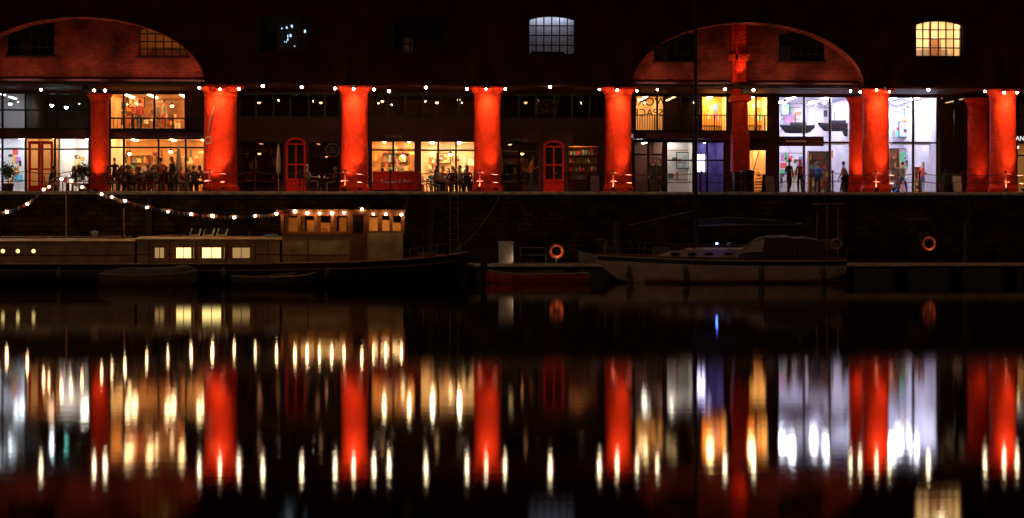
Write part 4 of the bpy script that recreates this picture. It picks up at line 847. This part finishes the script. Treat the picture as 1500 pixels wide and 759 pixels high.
m.tube([(X+.1,YY,yz(326,1025)+.0),(X+1.5,YY,yz(322,1025)),(X+3.2,YY,yz(325,1100)),(yx(1175),YY,yz(326,1182))],[.12,.15,.12,.06],8,CAN)
for z in (7.5,11.5): m.tube([(X,YY-.9,z),(X,YY+.9,z)],.02,5,MAST)
def wire(p,q): m.tube([p,q],.006,4,MAST)
wire((X,YY,15.6),(x0+.1,YY,1.35)); wire((X,YY,15.6),(x1-.1,YY,1.15))
for s in (-1,1):
    wire((X,YY+s*.9,7.5),(X+.1,YY+s*1.45,1.15)); wire((X,YY+s*.9,7.5),(X,YY+s*.9,11.5)); wire((X,YY+s*.9,11.5),(X,YY,15.4)); wire((X,YY,7.4),(X-.4,YY+s*1.4,1.15))
m.tube([(X-.1,YY-.3,yz(308,1012)),(yx(925),YY-.3,yz(330,925))],.02,5,METAL)
m.build("mast_and_boom",ya_)
m=MB()
for s in (-1,1):
    pr=[]
    for st_ in S[1:]:
        y=YY+s*st_[2]*.95; m.tube([(st_[0],y,st_[4]),(st_[0],y,st_[4]+.6)],.016,5,METAL); pr.append((st_[0],y,st_[4]+.6))
    m.tube(pr,.011,4,METAL); m.tube([(p[0],p[1],p[2]-.3) for p in pr],.009,4,METAL)
m.tube([(x0,YY,1.32),(x0+.0,YY,1.95),(x0+.35,YY-.3,1.95)],.018,5,METAL)
for px in (1212,1228):
    for s in (-1,1): m.tube([(yx(px),YY+s*1.0,1.1),(yx(px)+.05,YY+s*.9,yz(300,px))],.035,6,METAL)
m.box(yx(1206),yx(1238),YY-1,YY+1,yz(300,1220),yz(297,1220),METAL); m.box(yx(1210),yx(1232),YY-.9,YY-.2,1.5,1.95,cm((.3,.15,.1)))
m.torus((yx(1226),YY-1.05,1.75),.22,.06,cm((.6,.3,.2)),n=18,k=6); m.tube([(yx(1217),YY,yz(300,1217)),(yx(1217),YY,yz(278,1217))],.015,5,METAL)
m.tube([(yx(1205),YY-.5,1.5),(yx(1240),YY-.5,1.6)],.05,6,BLACK)
m.torus((yx(1190),YY-.3,1.75),.3,.015,METAL,n=20,k=5)
m.build("rails_and_gantry",ya_)
m=MB(); m.sph((0,0,0),.05,emi("blue_nav_light",(.08,.2,1),50),8,6); m.lathe([(.03,-.12),(.03,-.04),(.05,-.03)],(0,0,0),8,BLACK); m.build("cabin_light",None,(yx(1051),YY-.95,yz(357,1051)))
for px in (920,1000,1110,1200): 
    m=MB(); m.tube([(0,0,1.1),(0,-.02,.8)],.01,5,ROPE); m.lathe([(.02,.8),(.11,.72),(.12,.5),(.11,.3),(.02,.2)],(0,-.02,0),10,mat("fender_grey",(.2,.16,.14),.5)); m.build("boat_fender",None,(yx(px),YY-1.65*(.62 if px<950 else .99)-.12,0))
m=MB()
def sag(p,q,s): m.tube([Vector(p).lerp(Vector(q),t/10)-Vector((0,0,s*4*(t/10)*(1-t/10))) for t in range(11)],.02,5,ROPE)
sag((SX(655,75),75,1.3),(SX(735,80),80.1,4.2),.5); sag((x0+.3,YY,1.3),(SX(830,76.2),76.3,.9),.15); sag((x1-.2,YY,1.1),(SX(1262,76.2),76.3,.9),.1); sag((SX(560,75),77,1),(SX(600,80),80.1,4.2),.4)
m.build("mooring_ropes")
m=MB(); m.add([(-600,300,4.3),(600,300,4.3),(600,300,9),(-600,300,9)],[(0,1,2,3)],BLACK); m.build("background")
print("objs",len(bpy.data.objects))
